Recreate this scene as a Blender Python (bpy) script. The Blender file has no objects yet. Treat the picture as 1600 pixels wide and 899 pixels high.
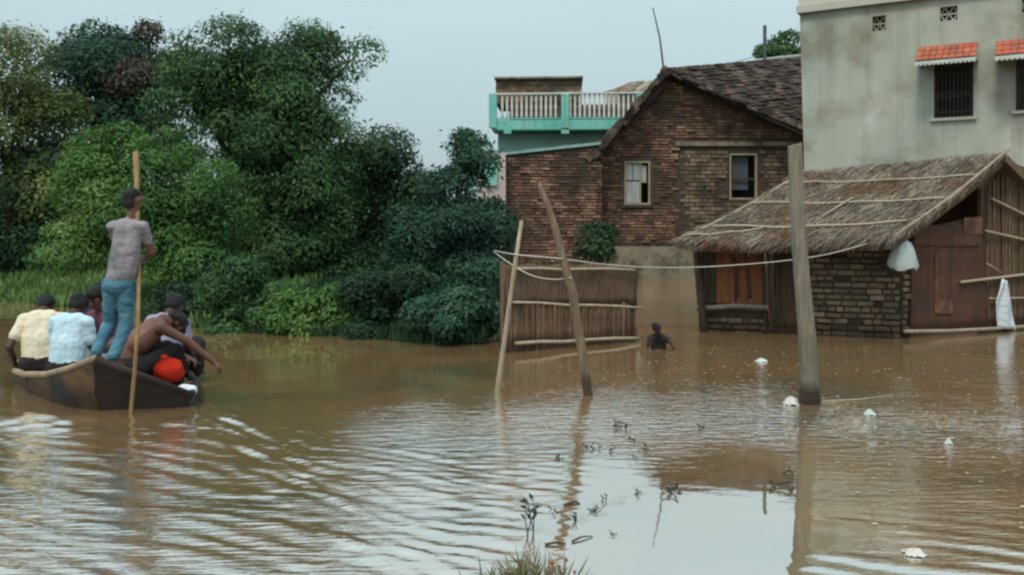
import bpy, math, random
import numpy as np
from mathutils import Vector, Matrix

random.seed(7)
rng = np.random.default_rng(11)
R = math.radians
SC = bpy.context.scene
COL = SC.collection

# ------------------------------------------------------------------ camera
F, HOR, EYE = 1400.0, 350.0, 1.57            # focal length in photo pixels, horizon row, eye height
cam_d = bpy.data.cameras.new('camera')
cam = bpy.data.objects.new('camera', cam_d)
COL.objects.link(cam)
cam.location = (0, 0, EYE)
cam.rotation_euler = (R(90), 0, 0)
cam_d.sensor_width = 36
cam_d.lens = 36 * F / 1600
cam_d.shift_y = -(449.5 - HOR) / 1600
cam_d.clip_start = 0.1
cam_d.clip_end = 6000
SC.camera = cam

# ------------------------------------------------------------------ sky, sun, exposure
SUN_EL, SUN_AZ = 58, 205                      # degrees; azimuth clockwise from +Y
w = bpy.data.worlds.new('World')
SC.world = w
w.use_nodes = True
nt = w.node_tree
nt.nodes.clear()
out = nt.nodes.new('ShaderNodeOutputWorld')
sky = nt.nodes.new('ShaderNodeTexSky')
sky.sky_type = 'NISHITA'
sky.sun_disc = False
sky.sun_elevation = R(SUN_EL)
sky.sun_rotation = R(SUN_AZ)
sky.dust_density = 4.0
bg1 = nt.nodes.new('ShaderNodeBackground')
bg1.inputs['Strength'].default_value = 0.05
nt.links.new(sky.outputs[0], bg1.inputs[0])
# even layer of cloud, a little brighter overhead, as an overcast sky is
tc = nt.nodes.new('ShaderNodeTexCoord')
sx = nt.nodes.new('ShaderNodeSeparateXYZ')
nt.links.new(tc.outputs['Generated'], sx.inputs[0])
mr = nt.nodes.new('ShaderNodeMapRange')
mr.inputs['From Min'].default_value = 0.0
mr.inputs['From Max'].default_value = 1.0
mr.inputs['To Min'].default_value = 0.90
mr.inputs['To Max'].default_value = 2.0
nt.links.new(sx.outputs['Z'], mr.inputs['Value'])
cn = nt.nodes.new('ShaderNodeTexNoise')
cn.inputs['Scale'].default_value = 2.2
cn.inputs['Detail'].default_value = 4
mp = nt.nodes.new('ShaderNodeMapping')
mp.inputs['Scale'].default_value = (1, 1, 3)
nt.links.new(tc.outputs['Generated'], mp.inputs[0])
nt.links.new(mp.outputs[0], cn.inputs['Vector'])
cm = nt.nodes.new('ShaderNodeMapRange')
cm.inputs['To Min'].default_value = 0.90
cm.inputs['To Max'].default_value = 1.10
nt.links.new(cn.outputs['Fac'], cm.inputs['Value'])
mm = nt.nodes.new('ShaderNodeMath')
mm.operation = 'MULTIPLY'
nt.links.new(mr.outputs[0], mm.inputs[0])
nt.links.new(cm.outputs[0], mm.inputs[1])
bg2 = nt.nodes.new('ShaderNodeBackground')
bg2.inputs['Color'].default_value = (0.468, 0.606, 0.642, 1)
nt.links.new(mm.outputs[0], bg2.inputs['Strength'])
mix = nt.nodes.new('ShaderNodeMixShader')
mix.inputs[0].default_value = 0.9
nt.links.new(bg1.outputs[0], mix.inputs[1])
nt.links.new(bg2.outputs[0], mix.inputs[2])
nt.links.new(mix.outputs[0], out.inputs[0])

sun_d = bpy.data.lights.new('sun', 'SUN')
sun_d.energy = 1.5
sun_d.angle = R(14)
sun_d.color = (1.0, 0.93, 0.84)
sun = bpy.data.objects.new('sun', sun_d)
COL.objects.link(sun)
az, el = R(SUN_AZ), R(SUN_EL)
to_sun = Vector((math.sin(az) * math.cos(el), math.cos(az) * math.cos(el), math.sin(el)))
sun.rotation_euler = to_sun.to_track_quat('Z', 'Y').to_euler()

SC.view_settings.view_transform = 'Standard'
SC.view_settings.look = 'None'
SC.view_settings.exposure = 0.15
SC.view_settings.gamma = 1.0
SC.view_settings.use_curve_mapping = False
SC.render.engine = 'CYCLES'
SC.cycles.use_denoising = True
SC.cycles.filter_width = 2.4
SC.cycles.max_bounces = 6
SC.cycles.diffuse_bounces = 3
SC.cycles.glossy_bounces = 3
SC.cycles.transparent_max_bounces = 6
SC.cycles.caustics_reflective = False
SC.cycles.caustics_refractive = False

# ------------------------------------------------------------------ materials
def lin(r, g, b):
    f = lambda c: (c / 255 / 12.92) if c <= 10 else (((c / 255) + .055) / 1.055) ** 2.4
    return (f(r), f(g), f(b), 1)

class NT:
    def __init__(s, name):
        s.m = bpy.data.materials.new(name)
        s.m.use_nodes = True
        s.t = s.m.node_tree
        s.t.nodes.clear()
        s.out = s.t.nodes.new('ShaderNodeOutputMaterial')
    def n(s, kind, **kw):
        x = s.t.nodes.new(kind)
        for k, v in kw.items():
            if hasattr(x, k) and k not in x.inputs:
                setattr(x, k, v)
            else:
                x.inputs[k].default_value = v
        return x
    def l(s, a, b):
        s.t.links.new(a, b)
    def noise(s, vec, scale, detail=4, rough=.55):
        x = s.n('ShaderNodeTexNoise')
        x.inputs['Scale'].default_value = scale
        x.inputs['Detail'].default_value = detail
        x.inputs['Roughness'].default_value = rough
        s.l(vec, x.inputs['Vector'])
        return x.outputs['Fac']
    def ramp(s, fac, stops):
        x = s.n('ShaderNodeValToRGB')
        e = x.color_ramp.elements
        while len(e) < len(stops):
            e.new(0.5)
        for el_, (p, c) in zip(e, stops):
            el_.position = p
            el_.color = c
        s.l(fac, x.inputs[0])
        return x.outputs[0]
    def mixc(s, fac, a, b, mode='MIX'):
        x = s.t.nodes.new('ShaderNodeMix')
        x.data_type = 'RGBA'
        x.blend_type = mode
        for sock, v in ((x.inputs[0], fac), (x.inputs[6], a), (x.inputs[7], b)):
            if hasattr(v, 'is_linked') or hasattr(v, 'links'):
                s.l(v, sock)
            else:
                sock.default_value = v
        return x.outputs[2]
    def math(s, op, a, b=0.0):
        x = s.n('ShaderNodeMath')
        x.operation = op
        for i, v in ((0, a), (1, b)):
            if hasattr(v, 'links'):
                s.l(v, x.inputs[i])
            else:
                x.inputs[i].default_value = v
        return x.outputs[0]
    def mapping(s, vec, scale=(1, 1, 1), rot=(0, 0, 0)):
        x = s.n('ShaderNodeMapping')
        x.inputs['Scale'].default_value = scale
        x.inputs['Rotation'].default_value = rot
        s.l(vec, x.inputs[0])
        return x.outputs[0]
    def rand(s):
        g = s.n('ShaderNodeNewGeometry')
        o = s.n('ShaderNodeObjectInfo')
        return s.math('FRACT', s.math('ADD', g.outputs['Random Per Island'], o.outputs['Random']))

def surface(name, stops, scale=6, stretch=(1, 1, 1), rough=.85, bump=.3, bscale=40, spec=.3,
            rnd=0.0, blotch=None, translucent=0.0, world=False, metal=0.0, wet=False, streak=None):
    """stops: colour ramp over a noise; rnd: brightness spread from piece to piece; blotch: (colour, scale, low, high)"""
    k = NT(name)
    if world:
        vec = k.n('ShaderNodeNewGeometry').outputs['Position']
    else:
        vec = k.n('ShaderNodeTexCoord').outputs['Object']
    v = k.mapping(vec, stretch)
    c = k.ramp(k.noise(v, scale, 6, .62), stops)
    if rnd:
        r = k.rand()
        x = k.n('ShaderNodeMapRange')
        x.inputs['To Min'].default_value = 1 - rnd
        x.inputs['To Max'].default_value = 1 + rnd
        k.l(r, x.inputs['Value'])
        h = k.n('ShaderNodeHueSaturation')
        k.l(c, h.inputs['Color'])
        k.l(x.outputs[0], h.inputs['Value'])
        hh = k.n('ShaderNodeMapRange')
        hh.inputs['To Min'].default_value = .5 - .03 * rnd
        hh.inputs['To Max'].default_value = .5 + .03 * rnd
        k.l(k.math('FRACT', k.math('MULTIPLY', r, 7.13)), hh.inputs['Value'])
        k.l(hh.outputs[0], h.inputs['Hue'])
        c = h.outputs[0]
    if blotch:
        bc, bs, lo, hi = blotch
        f = k.n('ShaderNodeMapRange')
        f.inputs['From Min'].default_value = lo
        f.inputs['From Max'].default_value = hi
        k.l(k.noise(vec, bs, 5, .6), f.inputs['Value'])
        c = k.mixc(f.outputs[0], c, bc)
    if streak:
        f = k.n('ShaderNodeMapRange')
        f.inputs['From Min'].default_value = .52
        f.inputs['From Max'].default_value = .72
        f.inputs['To Max'].default_value = streak[1]
        gp = k.n('ShaderNodeNewGeometry').outputs['Position']
        k.l(k.noise(k.mapping(gp, (5, 5, .28)), 1.0, 5, .6), f.inputs['Value'])
        c = k.mixc(f.outputs[0], c, streak[0])
    p = k.n('ShaderNodeBsdfPrincipled')
    if wet:
        gp = k.n('ShaderNodeNewGeometry').outputs['Position']
        sz = k.n('ShaderNodeSeparateXYZ')
        k.l(gp, sz.inputs[0])
        f = k.n('ShaderNodeMapRange')
        f.inputs['From Min'].default_value = .06
        f.inputs['From Max'].default_value = .16
        f.inputs['To Min'].default_value = 1
        f.inputs['To Max'].default_value = 0
        k.l(k.math('ADD', sz.outputs['Z'], k.math('MULTIPLY', k.noise(gp, 4, 4), -.14)), f.inputs['Value'])
        c = k.mixc(f.outputs[0], c, k.mixc(1.0, c, (.38, .36, .33, 1), 'MULTIPLY'))
    k.l(c, p.inputs['Base Color'])
    p.inputs['Roughness'].default_value = rough
    p.inputs['Specular IOR Level'].default_value = spec
    p.inputs['Metallic'].default_value = metal
    if bump:
        b = k.n('ShaderNodeBump')
        b.inputs['Strength'].default_value = bump
        b.inputs['Distance'].default_value = .02
        k.l(k.noise(v, bscale, 5, .6), b.inputs['Height'])
        k.l(b.outputs[0], p.inputs['Normal'])
    sh = p.outputs[0]
    if translucent:
        tr = k.n('ShaderNodeBsdfTranslucent')
        k.l(c, tr.inputs['Color'])
        ms = k.n('ShaderNodeMixShader')
        ms.inputs[0].default_value = translucent
        k.l(sh, ms.inputs[1])
        k.l(tr.outputs[0], ms.inputs[2])
        sh = ms.outputs[0]
    k.l(sh, k.out.inputs['Surface'])
    return k.m

def two(a, b):
    return [(.3, a), (.7, b)]

M = {}
M['brick'] = surface('brick', [(.25, lin(106, 80, 66)), (.5, lin(146, 108, 88)), (.75, lin(176, 142, 120))], 3, rnd=.6, bump=.6,
                     blotch=(lin(84, 70, 58), .8, .42, .64), streak=(lin(78, 64, 54), .6), world=True)
M['brick_grey'] = surface('weathered_brick', [(.25, lin(92, 76, 62)), (.5, lin(134, 112, 92)), (.75, lin(158, 136, 114))], 4, rnd=.45,
                          bump=.6, blotch=(lin(70, 72, 58), 1.8, .46, .66), world=True, wet=True)
M['mortar'] = surface('mortar', two(lin(64, 53, 46), lin(98, 83, 70)), 7, bump=.5, world=True)
M['mortar_dark'] = surface('mud_mortar', two(lin(58, 49, 40), lin(84, 72, 58)), 7, bump=.5, world=True, wet=True)
M['plaster'] = surface('cement_plaster', [(.3, lin(144, 146, 130)), (.45, lin(178, 182, 168)), (.6, lin(192, 192, 178)), (.72, lin(212, 210, 200))], .75, rough=.9, bump=.2,
                       bscale=12, stretch=(1, 1, .8), blotch=(lin(150, 142, 124), .8, .50, .70), world=True, spec=.2, streak=(lin(132, 127, 113), .32))
M['parapet'] = surface('parapet_paint', two(lin(190, 184, 168), lin(208, 202, 190)), 1.2, rough=.9, bump=.1, world=True)
M['awning'] = surface('red_awning', two(lin(180, 92, 68), lin(204, 112, 84)), 2, rnd=.22, rough=.85, blotch=(lin(150, 96, 78), 3, .45, .65), world=True)
M['white'] = surface('white_paint', two(lin(205, 203, 196), lin(226, 226, 222)), 4, rough=.7, bump=.1)
M['dark_iron'] = surface('dark_iron', two(lin(58, 54, 52), lin(84, 78, 74)), 8, rough=.6, bump=.2)
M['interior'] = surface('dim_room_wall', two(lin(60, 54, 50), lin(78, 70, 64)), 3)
M['roof_tile'] = surface('old_clay_tile', [(.25, lin(40, 33, 29)), (.5, lin(66, 55, 48)), (.8, lin(116, 98, 86))], 2.5, rnd=.7, bump=.5,
                         world=True, rough=.9)
M['bamboo'] = surface('weathered_bamboo', [(.25, lin(142, 124, 100)), (.6, lin(186, 168, 142)), (.8, lin(206, 192, 168))], 5, (6, 6, 1), rnd=.18,
                      rough=.7, bump=.3, world=True)
M['pole_gold'] = surface('fresh_bamboo', two(lin(132, 98, 64), lin(178, 142, 100)), 5, (5, 5, 1), rough=.6, world=True)
M['post'] = surface('weathered_post_wood', [(.25, lin(112, 102, 88)), (.55, lin(150, 140, 122)), (.8, lin(170, 158, 138))], 5, (7, 7, .7), rough=.85, bump=.6,
                    bscale=14, world=True, blotch=(lin(116, 112, 92), 2, .5, .75), wet=True, streak=(lin(84, 78, 64), .7))
M['brown_pole'] = surface('brown_pole_wood', two(lin(104, 84, 66), lin(158, 134, 108)), 5, (7, 7, .8), rough=.85, bump=.6, bscale=16, world=True, wet=True)
M['old_wood'] = surface('dark_old_wood', two(lin(60, 50, 42), lin(100, 84, 70)), 5, (6, 6, .8), rnd=.2, bump=.5, world=True)
M['plank'] = surface('brown_plank', two(lin(128, 78, 50), lin(176, 112, 74)), 4, (6, 6, .6), rnd=.12, bump=.4, world=True)
M['rust'] = surface('rusty_sheet', [(.25, lin(80, 54, 44)), (.55, lin(104, 68, 54)), (.8, lin(124, 84, 66))], 2.5, rough=.85, bump=.25, bscale=18,
                    blotch=(lin(78, 58, 48), 2.2, .46, .66), world=True, wet=True, streak=(lin(62, 46, 40), .7))
M['rust_patch'] = surface('pale_rust_patch', two(lin(104, 72, 58), lin(144, 104, 82)), 7, blotch=(lin(96, 66, 54), 6, .45, .6))
M['thatch'] = surface('thatch_straw', [(.25, lin(98, 89, 80)), (.5, lin(152, 139, 124)), (.75, lin(188, 176, 160))], 1.8, rnd=.5, rough=.95, bump=0,
                      blotch=(lin(136, 104, 80), 1.4, .5, .66), world=True)
M['thatch_under'] = surface('thatch_underlayer', two(lin(84, 68, 54), lin(128, 106, 84)), 6, rough=1, bump=.8, bscale=24, world=True)
M['reed'] = surface('reed_stick', two(lin(96, 74, 58), lin(146, 116, 94)), 6, (8, 8, 1), rnd=.45, rough=.9, bump=.2, world=True, wet=True)
M['reed_dark'] = surface('dark_reed_stick', two(lin(92, 74, 58), lin(132, 110, 88)), 6, (8, 8, 1), rnd=.4, rough=.9, bump=.2, world=True, wet=True)
M['mat'] = surface('woven_mat', two(lin(84, 66, 52), lin(136, 108, 86)), 5, (9, 9, .6), rough=.95, bump=.9, bscale=8, world=True)
M['rope'] = surface('pale_rope', two(lin(190, 180, 164), lin(222, 214, 200)), 20, bump=.4)
M['green_paint'] = surface('turquoise_paint', two(lin(104, 186, 172), lin(140, 210, 196)), 1.5, rough=.8, bump=.1, world=True, streak=(lin(104, 150, 138), .7), blotch=(lin(168, 204, 194), 1.6, .52, .7))
M['pale_green'] = surface('pale_teal_wall', two(lin(140, 176, 170), lin(172, 200, 196)), 1.2, rough=.85, bump=.1, world=True)
M['cream'] = surface('cream_paint', two(lin(214, 204, 192), lin(236, 230, 222)), 2, rough=.8, bump=.05, world=True)
M['pink_wall'] = surface('pink_wash_wall', two(lin(200, 176, 172), lin(222, 204, 200)), 1.2, rough=.9, world=True)
M['shutter'] = surface('grey_shutter', two(lin(146, 148, 142), lin(196, 198, 192)), 4, (5, 5, .6), rough=.8, bump=.3)
M['frame'] = surface('pale_frame', two(lin(150, 132, 112), lin(186, 170, 150)), 4, rough=.8, bump=.3)
M['concrete'] = surface('stained_plinth', two(lin(126, 114, 96), lin(170, 156, 134)), 2, bump=.5, blotch=(lin(74, 74, 56), 1.8, .48, .66), world=True)
M['steel'] = surface('grey_steel', two(lin(70, 76, 80), lin(96, 102, 106)), 8, rough=.5)
M['soil'] = surface('bank_soil', two(lin(66, 72, 40), lin(106, 88, 58)), 1.2, rough=1, bump=.6, world=True)
M['boat_wood'] = surface('boat_wood', [(.2, lin(62, 48, 36)), (.5, lin(110, 84, 56)), (.8, lin(142, 112, 76))], 2.2, (1, 1, 4), rough=.75, bump=.4,
                         blotch=(lin(46, 40, 34), 2.3, .46, .6), world=True, wet=True)
M['shade_wet_wood'] = surface('shaded_wet_wood', two(lin(40, 33, 28), lin(70, 56, 46)), 3, (1, 1, 4), rough=.7, bump=.4, world=True)  # shade on the boat's right side and ends painted dark; also post's wet base
M['gunwale'] = surface('worn_gunwale', two(lin(136, 116, 94), lin(172, 152, 126)), 5, rough=.8, bump=.4, world=True)
M['skin'] = surface('brown_skin', two(lin(112, 74, 58), lin(130, 88, 68)), 8, rough=.5, bump=.05, spec=.35)
M['skin_dark'] = surface('deep_brown_skin', two(lin(72, 46, 36), lin(88, 58, 44)), 8, rough=.55, bump=.05, spec=.35)
M['hair'] = surface('black_hair', two(lin(14, 13, 13), lin(28, 25, 24)), 40, rough=.6, bump=.6, bscale=60)
def cloth(name, a, b, blotch=None):
    return surface(name, two(a, b), 3, (1, 1, 2.2), rough=.95, bump=1.0, bscale=7, spec=.1, blotch=blotch)
M['tee'] = cloth('grey_tshirt', lin(150, 140, 142), lin(176, 164, 168), (lin(104, 116, 126), 4, .48, .62))
M['jeans'] = cloth('blue_jeans', lin(66, 108, 130), lin(110, 156, 174), (lin(142, 182, 194), 7, .55, .72))
M['yellow'] = cloth('pale_yellow_shirt', lin(228, 212, 184), lin(236, 222, 198))
M['blue'] = cloth('light_blue_shirt', lin(188, 218, 230), lin(206, 228, 237), (lin(224, 236, 241), 2.5, .45, .7))
M['navy'] = cloth('navy_shirt', lin(34, 40, 54), lin(54, 60, 76))
M['maroon'] = cloth('maroon_shirt', lin(98, 54, 62), lin(128, 80, 92))
M['whitecloth'] = cloth('white_cloth', lin(214, 218, 224), lin(238, 240, 242))
M['lilac'] = cloth('grey_lilac_shirt', lin(136, 128, 150), lin(172, 166, 186))
M['dark_cloth'] = cloth('dark_trousers', lin(44, 40, 40), lin(66, 60, 58))
M['red'] = cloth('red_cloth', lin(196, 44, 28), lin(222, 66, 42))
M['plastic'] = surface('white_plastic', two(lin(206, 214, 208), lin(236, 240, 236)), 5, rough=.4, bump=.3, bscale=12, translucent=.25)
M['plastic_dark'] = surface('green_plastic', two(lin(50, 74, 66), lin(80, 104, 92)), 5, rough=.5, translucent=.1)
M['foam'] = surface('white_foam', two(lin(196, 190, 180), lin(226, 222, 214)), 9, rough=.95, bump=.6, bscale=50)
M['flecks'] = surface('floating_flecks', two(lin(178, 156, 126), lin(214, 198, 170)), 6, rnd=.3)
M['twig'] = surface('dark_twig', two(lin(70, 62, 52), lin(104, 92, 76)), 8)
M['bark'] = surface('bark', two(lin(54, 46, 38), lin(92, 80, 66)), 6, (3, 3, .6), rough=.95, bump=.8, bscale=16, world=True)
def leafmat(name, a, b, c, tr=.30):
    return surface(name, [(.3, a), (.52, b), (.75, c)], .9, rnd=.26, rough=.6, bump=0, spec=.25, translucent=tr, world=True)
M['leaf_deep'] = leafmat('deep_green_leaf', lin(38, 62, 44), lin(56, 84, 56), lin(90, 118, 78))
M['leaf_blue'] = leafmat('blue_green_leaf', lin(40, 68, 54), lin(60, 94, 72), lin(98, 132, 100))
M['leaf_mid'] = leafmat('mid_green_leaf', lin(50, 82, 50), lin(76, 110, 66), lin(120, 148, 92))
M['leaf_bright'] = leafmat('bright_green_leaf', lin(56, 92, 50), lin(92, 130, 68), lin(156, 180, 106))
M['leaf_olive'] = leafmat('olive_leaf', lin(66, 84, 54), lin(106, 118, 66), lin(146, 150, 86))
M['leaf_brown'] = leafmat('brownish_leaf', lin(66, 64, 56), lin(92, 84, 72), lin(118, 110, 92))
M['grass'] = leafmat('bank_grass', lin(84, 116, 66), lin(120, 150, 88), lin(158, 178, 114))
M['grass_pale'] = leafmat('pale_grass', lin(132, 132, 92), lin(172, 168, 124), lin(202, 196, 156))
M['weed'] = surface('dark_weed', two(lin(44, 54, 46), lin(66, 74, 60)), 8)
M['flower'] = surface('rust_flower', two(lin(150, 84, 60), lin(186, 116, 84)), 8)

# muddy flood water: brown silt below a smooth reflecting surface
def water_mat():
    k = NT('flood_water')
    pos = k.n('ShaderNodeNewGeometry').outputs['Position']
    c = k.ramp(k.noise(k.mapping(pos, (.55, .9, 1)), 1.0, 5, .65), [(.3, lin(116, 102, 76)), (.45, lin(144, 116, 82)), (.6, lin(160, 122, 84)), (.75, lin(132, 114, 84))])
    d = k.n('ShaderNodeBsdfDiffuse')
    k.l(c, d.inputs['Color'])
    g = k.n('ShaderNodeBsdfGlossy')
    g.inputs['Roughness'].default_value = .02
    g.inputs['Color'].default_value = (.96, .97, .97, 1)
    at = k.n('ShaderNodeAttribute')
    at.attribute_name = 'ripple'
    h1 = k.noise(k.mapping(pos, (4.2, 13, 1), (0, 0, R(-6))), 1.0, 3, .5)
    h2 = k.noise(k.mapping(pos, (10, 30, 1), (0, 0, R(7))), 1.0, 2, .5)
    h3 = k.noise(k.mapping(pos, (2.4, 24, 1), (0, 0, R(24))), 1.0, 3, .55)
    aw = k.n('ShaderNodeAttribute')
    aw.attribute_name = 'wake'
    hh = k.math('ADD', k.math('ADD', h1, k.math('MULTIPLY', h2, .55)), k.math('MULTIPLY', h3, k.math('MULTIPLY', aw.outputs['Fac'], 1.3)))
    b = k.n('ShaderNodeBump')
    b.inputs['Distance'].default_value = .05
    k.l(at.outputs['Fac'], b.inputs['Strength'])
    k.l(hh, b.inputs['Height'])
    k.l(b.outputs[0], g.inputs['Normal'])
    fr = k.n('ShaderNodeFresnel')
    fr.inputs['IOR'].default_value = 1.33
    k.l(b.outputs[0], fr.inputs['Normal'])
    ff = k.math('ADD', k.math('MULTIPLY', fr.outputs[0], .2), .65)
    ms = k.n('ShaderNodeMixShader')
    k.l(ff, ms.inputs[0])
    k.l(d.outputs[0], ms.inputs[1])
    k.l(g.outputs[0], ms.inputs[2])
    k.l(ms.outputs[0], k.out.inputs['Surface'])
    return k.m
M['water'] = water_mat()

# ------------------------------------------------------------------ helpers
def at(px, py, D):
    """point of the place seen along this direction at distance D ahead"""
    return Vector(((px - 800) / F * D, D, EYE + (HOR - py) / F * D))
def wat(px, py):
    D = F * EYE / (py - HOR)
    return Vector(((px - 800) / F * D, D, 0))
def on_plane(px, py, P, u):
    """(s, z) on the vertical plane through P along u"""
    k = (px - 800) / F
    s = (k * P.y - P.x) / (u.x - k * u.y)
    return s, EYE + (HOR - py) / F * (P.y + s * u.y)

def link(o, parent=None):
    COL.objects.link(o)
    if parent is not None:
        o.parent = parent
    return o
def tag(o, label=None, cat=None, group=None, kind=None):
    for k, v in (('label', label), ('category', cat), ('group', group), ('kind', kind)):
        if v:
            o[k] = v
    return o
def thing(name, label, cat, loc=(0, 0, 0), group=None):
    o = bpy.data.objects.new(name, None)
    o.empty_display_size = .1
    o.location = loc
    link(o)
    return tag(o, label, cat, group)

class MB:
    def __init__(s):
        s.v, s.f = [], []
    def poly(s, pts):
        n = len(s.v)
        s.v += [tuple(p) for p in pts]
        s.f.append(tuple(range(n, n + len(pts))))
    def hexa(s, p):
        """8 corners: bottom 0-3 counter-clockwise, top 4-7"""
        n = len(s.v)
        s.v += [tuple(q) for q in p]
        for f in ((3, 2, 1, 0), (4, 5, 6, 7), (0, 1, 5, 4), (1, 2, 6, 5), (2, 3, 7, 6), (3, 0, 4, 7)):
            s.f.append(tuple(n + i for i in f))
    def box(s, c, ux, uy, uz):
        c, ux, uy, uz = map(Vector, (c, ux, uy, uz))
        s.hexa([c - ux - uy - uz, c + ux - uy - uz, c + ux + uy - uz, c - ux + uy - uz,
                c - ux - uy + uz, c + ux - uy + uz, c + ux + uy + uz, c - ux + uy + uz])
    def tube(s, path, radii, sides=8, cap=True):
        path = [Vector(p) for p in path]
        if not hasattr(radii, '__len__'):
            radii = [radii] * len(path)
        ref = Vector((0.3, 1, .12)).normalized()
        n0 = len(s.v)
        for i, p in enumerate(path):
            t = (path[min(i + 1, len(path) - 1)] - path[max(i - 1, 0)]).normalized()
            if abs(t.dot(ref)) > .95:
                ref = Vector((1, .2, .1)).normalized()
            a = t.cross(ref).normalized()
            b = t.cross(a)
            for k in range(sides):
                th = 2 * math.pi * k / sides
                s.v.append(tuple(p + (a * math.cos(th) + b * math.sin(th)) * radii[i]))
        for i in range(len(path) - 1):
            for k in range(sides):
                k2 = (k + 1) % sides
                a0 = n0 + i * sides
                s.f.append((a0 + k, a0 + k2, a0 + sides + k2, a0 + sides + k))
        if cap:
            s.f.append(tuple(n0 + k for k in reversed(range(sides))))
            s.f.append(tuple(n0 + (len(path) - 1) * sides + k for k in range(sides)))
    def slab(s, top, t, nrm):
        """polygon with thickness t behind it, against nrm"""
        top = [Vector(p) for p in top]
        bot = [p - Vector(nrm) * t for p in top]
        n = len(top)
        b0 = len(s.v)
        s.v += [tuple(p) for p in top + bot]
        s.f.append(tuple(b0 + i for i in range(n)))
        s.f.append(tuple(b0 + n + i for i in reversed(range(n))))
        for i in range(n):
            j = (i + 1) % n
            s.f.append((b0 + i, b0 + n + i, b0 + n + j, b0 + j))
    def ball(s, c, r, seg=14, rings=9, rot=None):
        c = Vector(c)
        r = Vector((r, r, r)) if not hasattr(r, '__len__') else Vector(r)
        rows = []
        for i in range(1, rings):
            ph = math.pi * i / rings
            row = []
            for k in range(seg):
                th = 2 * math.pi * k / seg
                p = Vector((math.sin(ph) * math.cos(th) * r.x, math.sin(ph) * math.sin(th) * r.y, math.cos(ph) * r.z))
                if rot:
                    p = rot @ p
                row.append(len(s.v))
                s.v.append(tuple(c + p))
            rows.append(row)
        tip = Vector((0, 0, r.z)); 
        if rot: tip = rot @ tip
        t0 = len(s.v); s.v.append(tuple(c + tip))
        t1 = len(s.v); s.v.append(tuple(c - tip))
        for k in range(seg):
            k2 = (k + 1) % seg
            s.f.append((t0, rows[0][k], rows[0][k2]))
            s.f.append((t1, rows[-1][k2], rows[-1][k]))
            for a, b in zip(rows, rows[1:]):
                s.f.append((a[k], b[k], b[k2], a[k2]))
    def capsule(s, p, r0, q, r1, seg=12):
        p, q = Vector(p), Vector(q)
        d = q - p
        L = d.length
        t = d / L if L > 1e-6 else Vector((0, 0, 1))
        path, rad = [], []
        for a in (-80, -55, -28, 0):
            path.append(p + t * r0 * math.sin(R(a))); rad.append(r0 * math.cos(R(a)))
        for a in (0, 28, 55, 80):
            path.append(q + t * r1 * math.sin(R(a))); rad.append(r1 * math.cos(R(a)))
        ref = Vector((0.3, 1, .12)).normalized()
        if abs(t.dot(ref)) > .95:
            ref = Vector((1, .2, .1)).normalized()
        a = t.cross(ref).normalized(); b = t.cross(a)
        n0 = len(s.v)
        for c, r in zip(path, rad):
            for k in range(seg):
                th = 2 * math.pi * k / seg
                s.v.append(tuple(c + (a * math.cos(th) + b * math.sin(th)) * r))
        for i in range(len(path) - 1):
            for k in range(seg):
                k2 = (k + 1) % seg
                s.f.append((n0 + i * seg + k, n0 + i * seg + k2, n0 + (i + 1) * seg + k2, n0 + (i + 1) * seg + k))
        s.f.append(tuple(n0 + k for k in reversed(range(seg))))
        s.f.append(tuple(n0 + (len(path) - 1) * seg + k for k in range(seg)))
    def mesh(s, name, m, smooth=False):
        me = bpy.data.meshes.new(name)
        me.from_pydata(s.v, [], s.f)
        me.materials.append(m)
        if smooth:
            me.shade_smooth()
        return me
    def build(s, name, m, parent=None, smooth=False, loc=None):
        """vertices are given in world space; loc sets the object's origin"""
        off = Vector(loc) if loc is not None else Vector((0, 0, 0))
        if parent is not None and loc is None:
            off = Vector(parent_world(parent))
        if off.length:
            s.v = [(x - off.x, y - off.y, z - off.z) for x, y, z in s.v]
        o = bpy.data.objects.new(name, s.mesh(name, m, smooth))
        if parent is None:
            o.location = off
        else:
            o.location = off - Vector(parent_world(parent))
        return link(o, parent)
def parent_world(o):
    p = Vector((0, 0, 0))
    while o is not None:
        p += o.location
        o = o.parent
    return p
def bevel(o, wd=.01, seg=2):
    b = o.modifiers.new('bevel', 'BEVEL')
    b.width = wd
    b.segments = seg
    b.limit_method = 'ANGLE'
    return o

def wall_holes(P, u, s0, s1, z0, ztop, holes, depth, name, m, parent):
    """vertical wall sheet with rectangular openings and their reveals; ztop is a number or a function of s"""
    n = Vector((u.y, -u.x, 0))                      # faces the viewer's side
    if n.y > 0:
        n = -n
    mb = MB()
    zt = ztop if callable(ztop) else (lambda s_: ztop)
    zmax = min(zt(s0), zt(s1))
    S = sorted(set([s0, s1] + [h[0] for h in holes] + [h[1] for h in holes]))
    Z = sorted(set([z0] + [h[2] for h in holes] + [h[3] for h in holes]))
    pt = lambda s_, z_, d=0: P + u * s_ + Vector((0, 0, z_)) - n * d - Vector((0, 0, P.z))
    for i in range(len(S) - 1):
        for j in range(len(Z)):
            a, b = S[i], S[i + 1]
            lo = Z[j]
            if j + 1 < len(Z):
                hi0 = hi1 = Z[j + 1]
            else:
                hi0, hi1 = zt(a), zt(b)
            cs, cz = (a + b) / 2, (lo + min(hi0, hi1)) / 2
            if any(h[0] < cs < h[1] and h[2] < cz < h[3] for h in holes):
                continue
            mb.poly([pt(a, lo), pt(b, lo), pt(b, hi1), pt(a, hi0)])
    for h in holes:
        a, b, lo, hi = h
        for q in (((a, lo), (b, lo)), ((b, lo), (b, hi)), ((b, hi), (a, hi)), ((a, hi), (a, lo))):
            mb.poly([pt(*q[0]), pt(*q[1]), pt(*q[1], depth), pt(*q[0], depth)])
    return mb.build(name, m, parent), n

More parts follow.
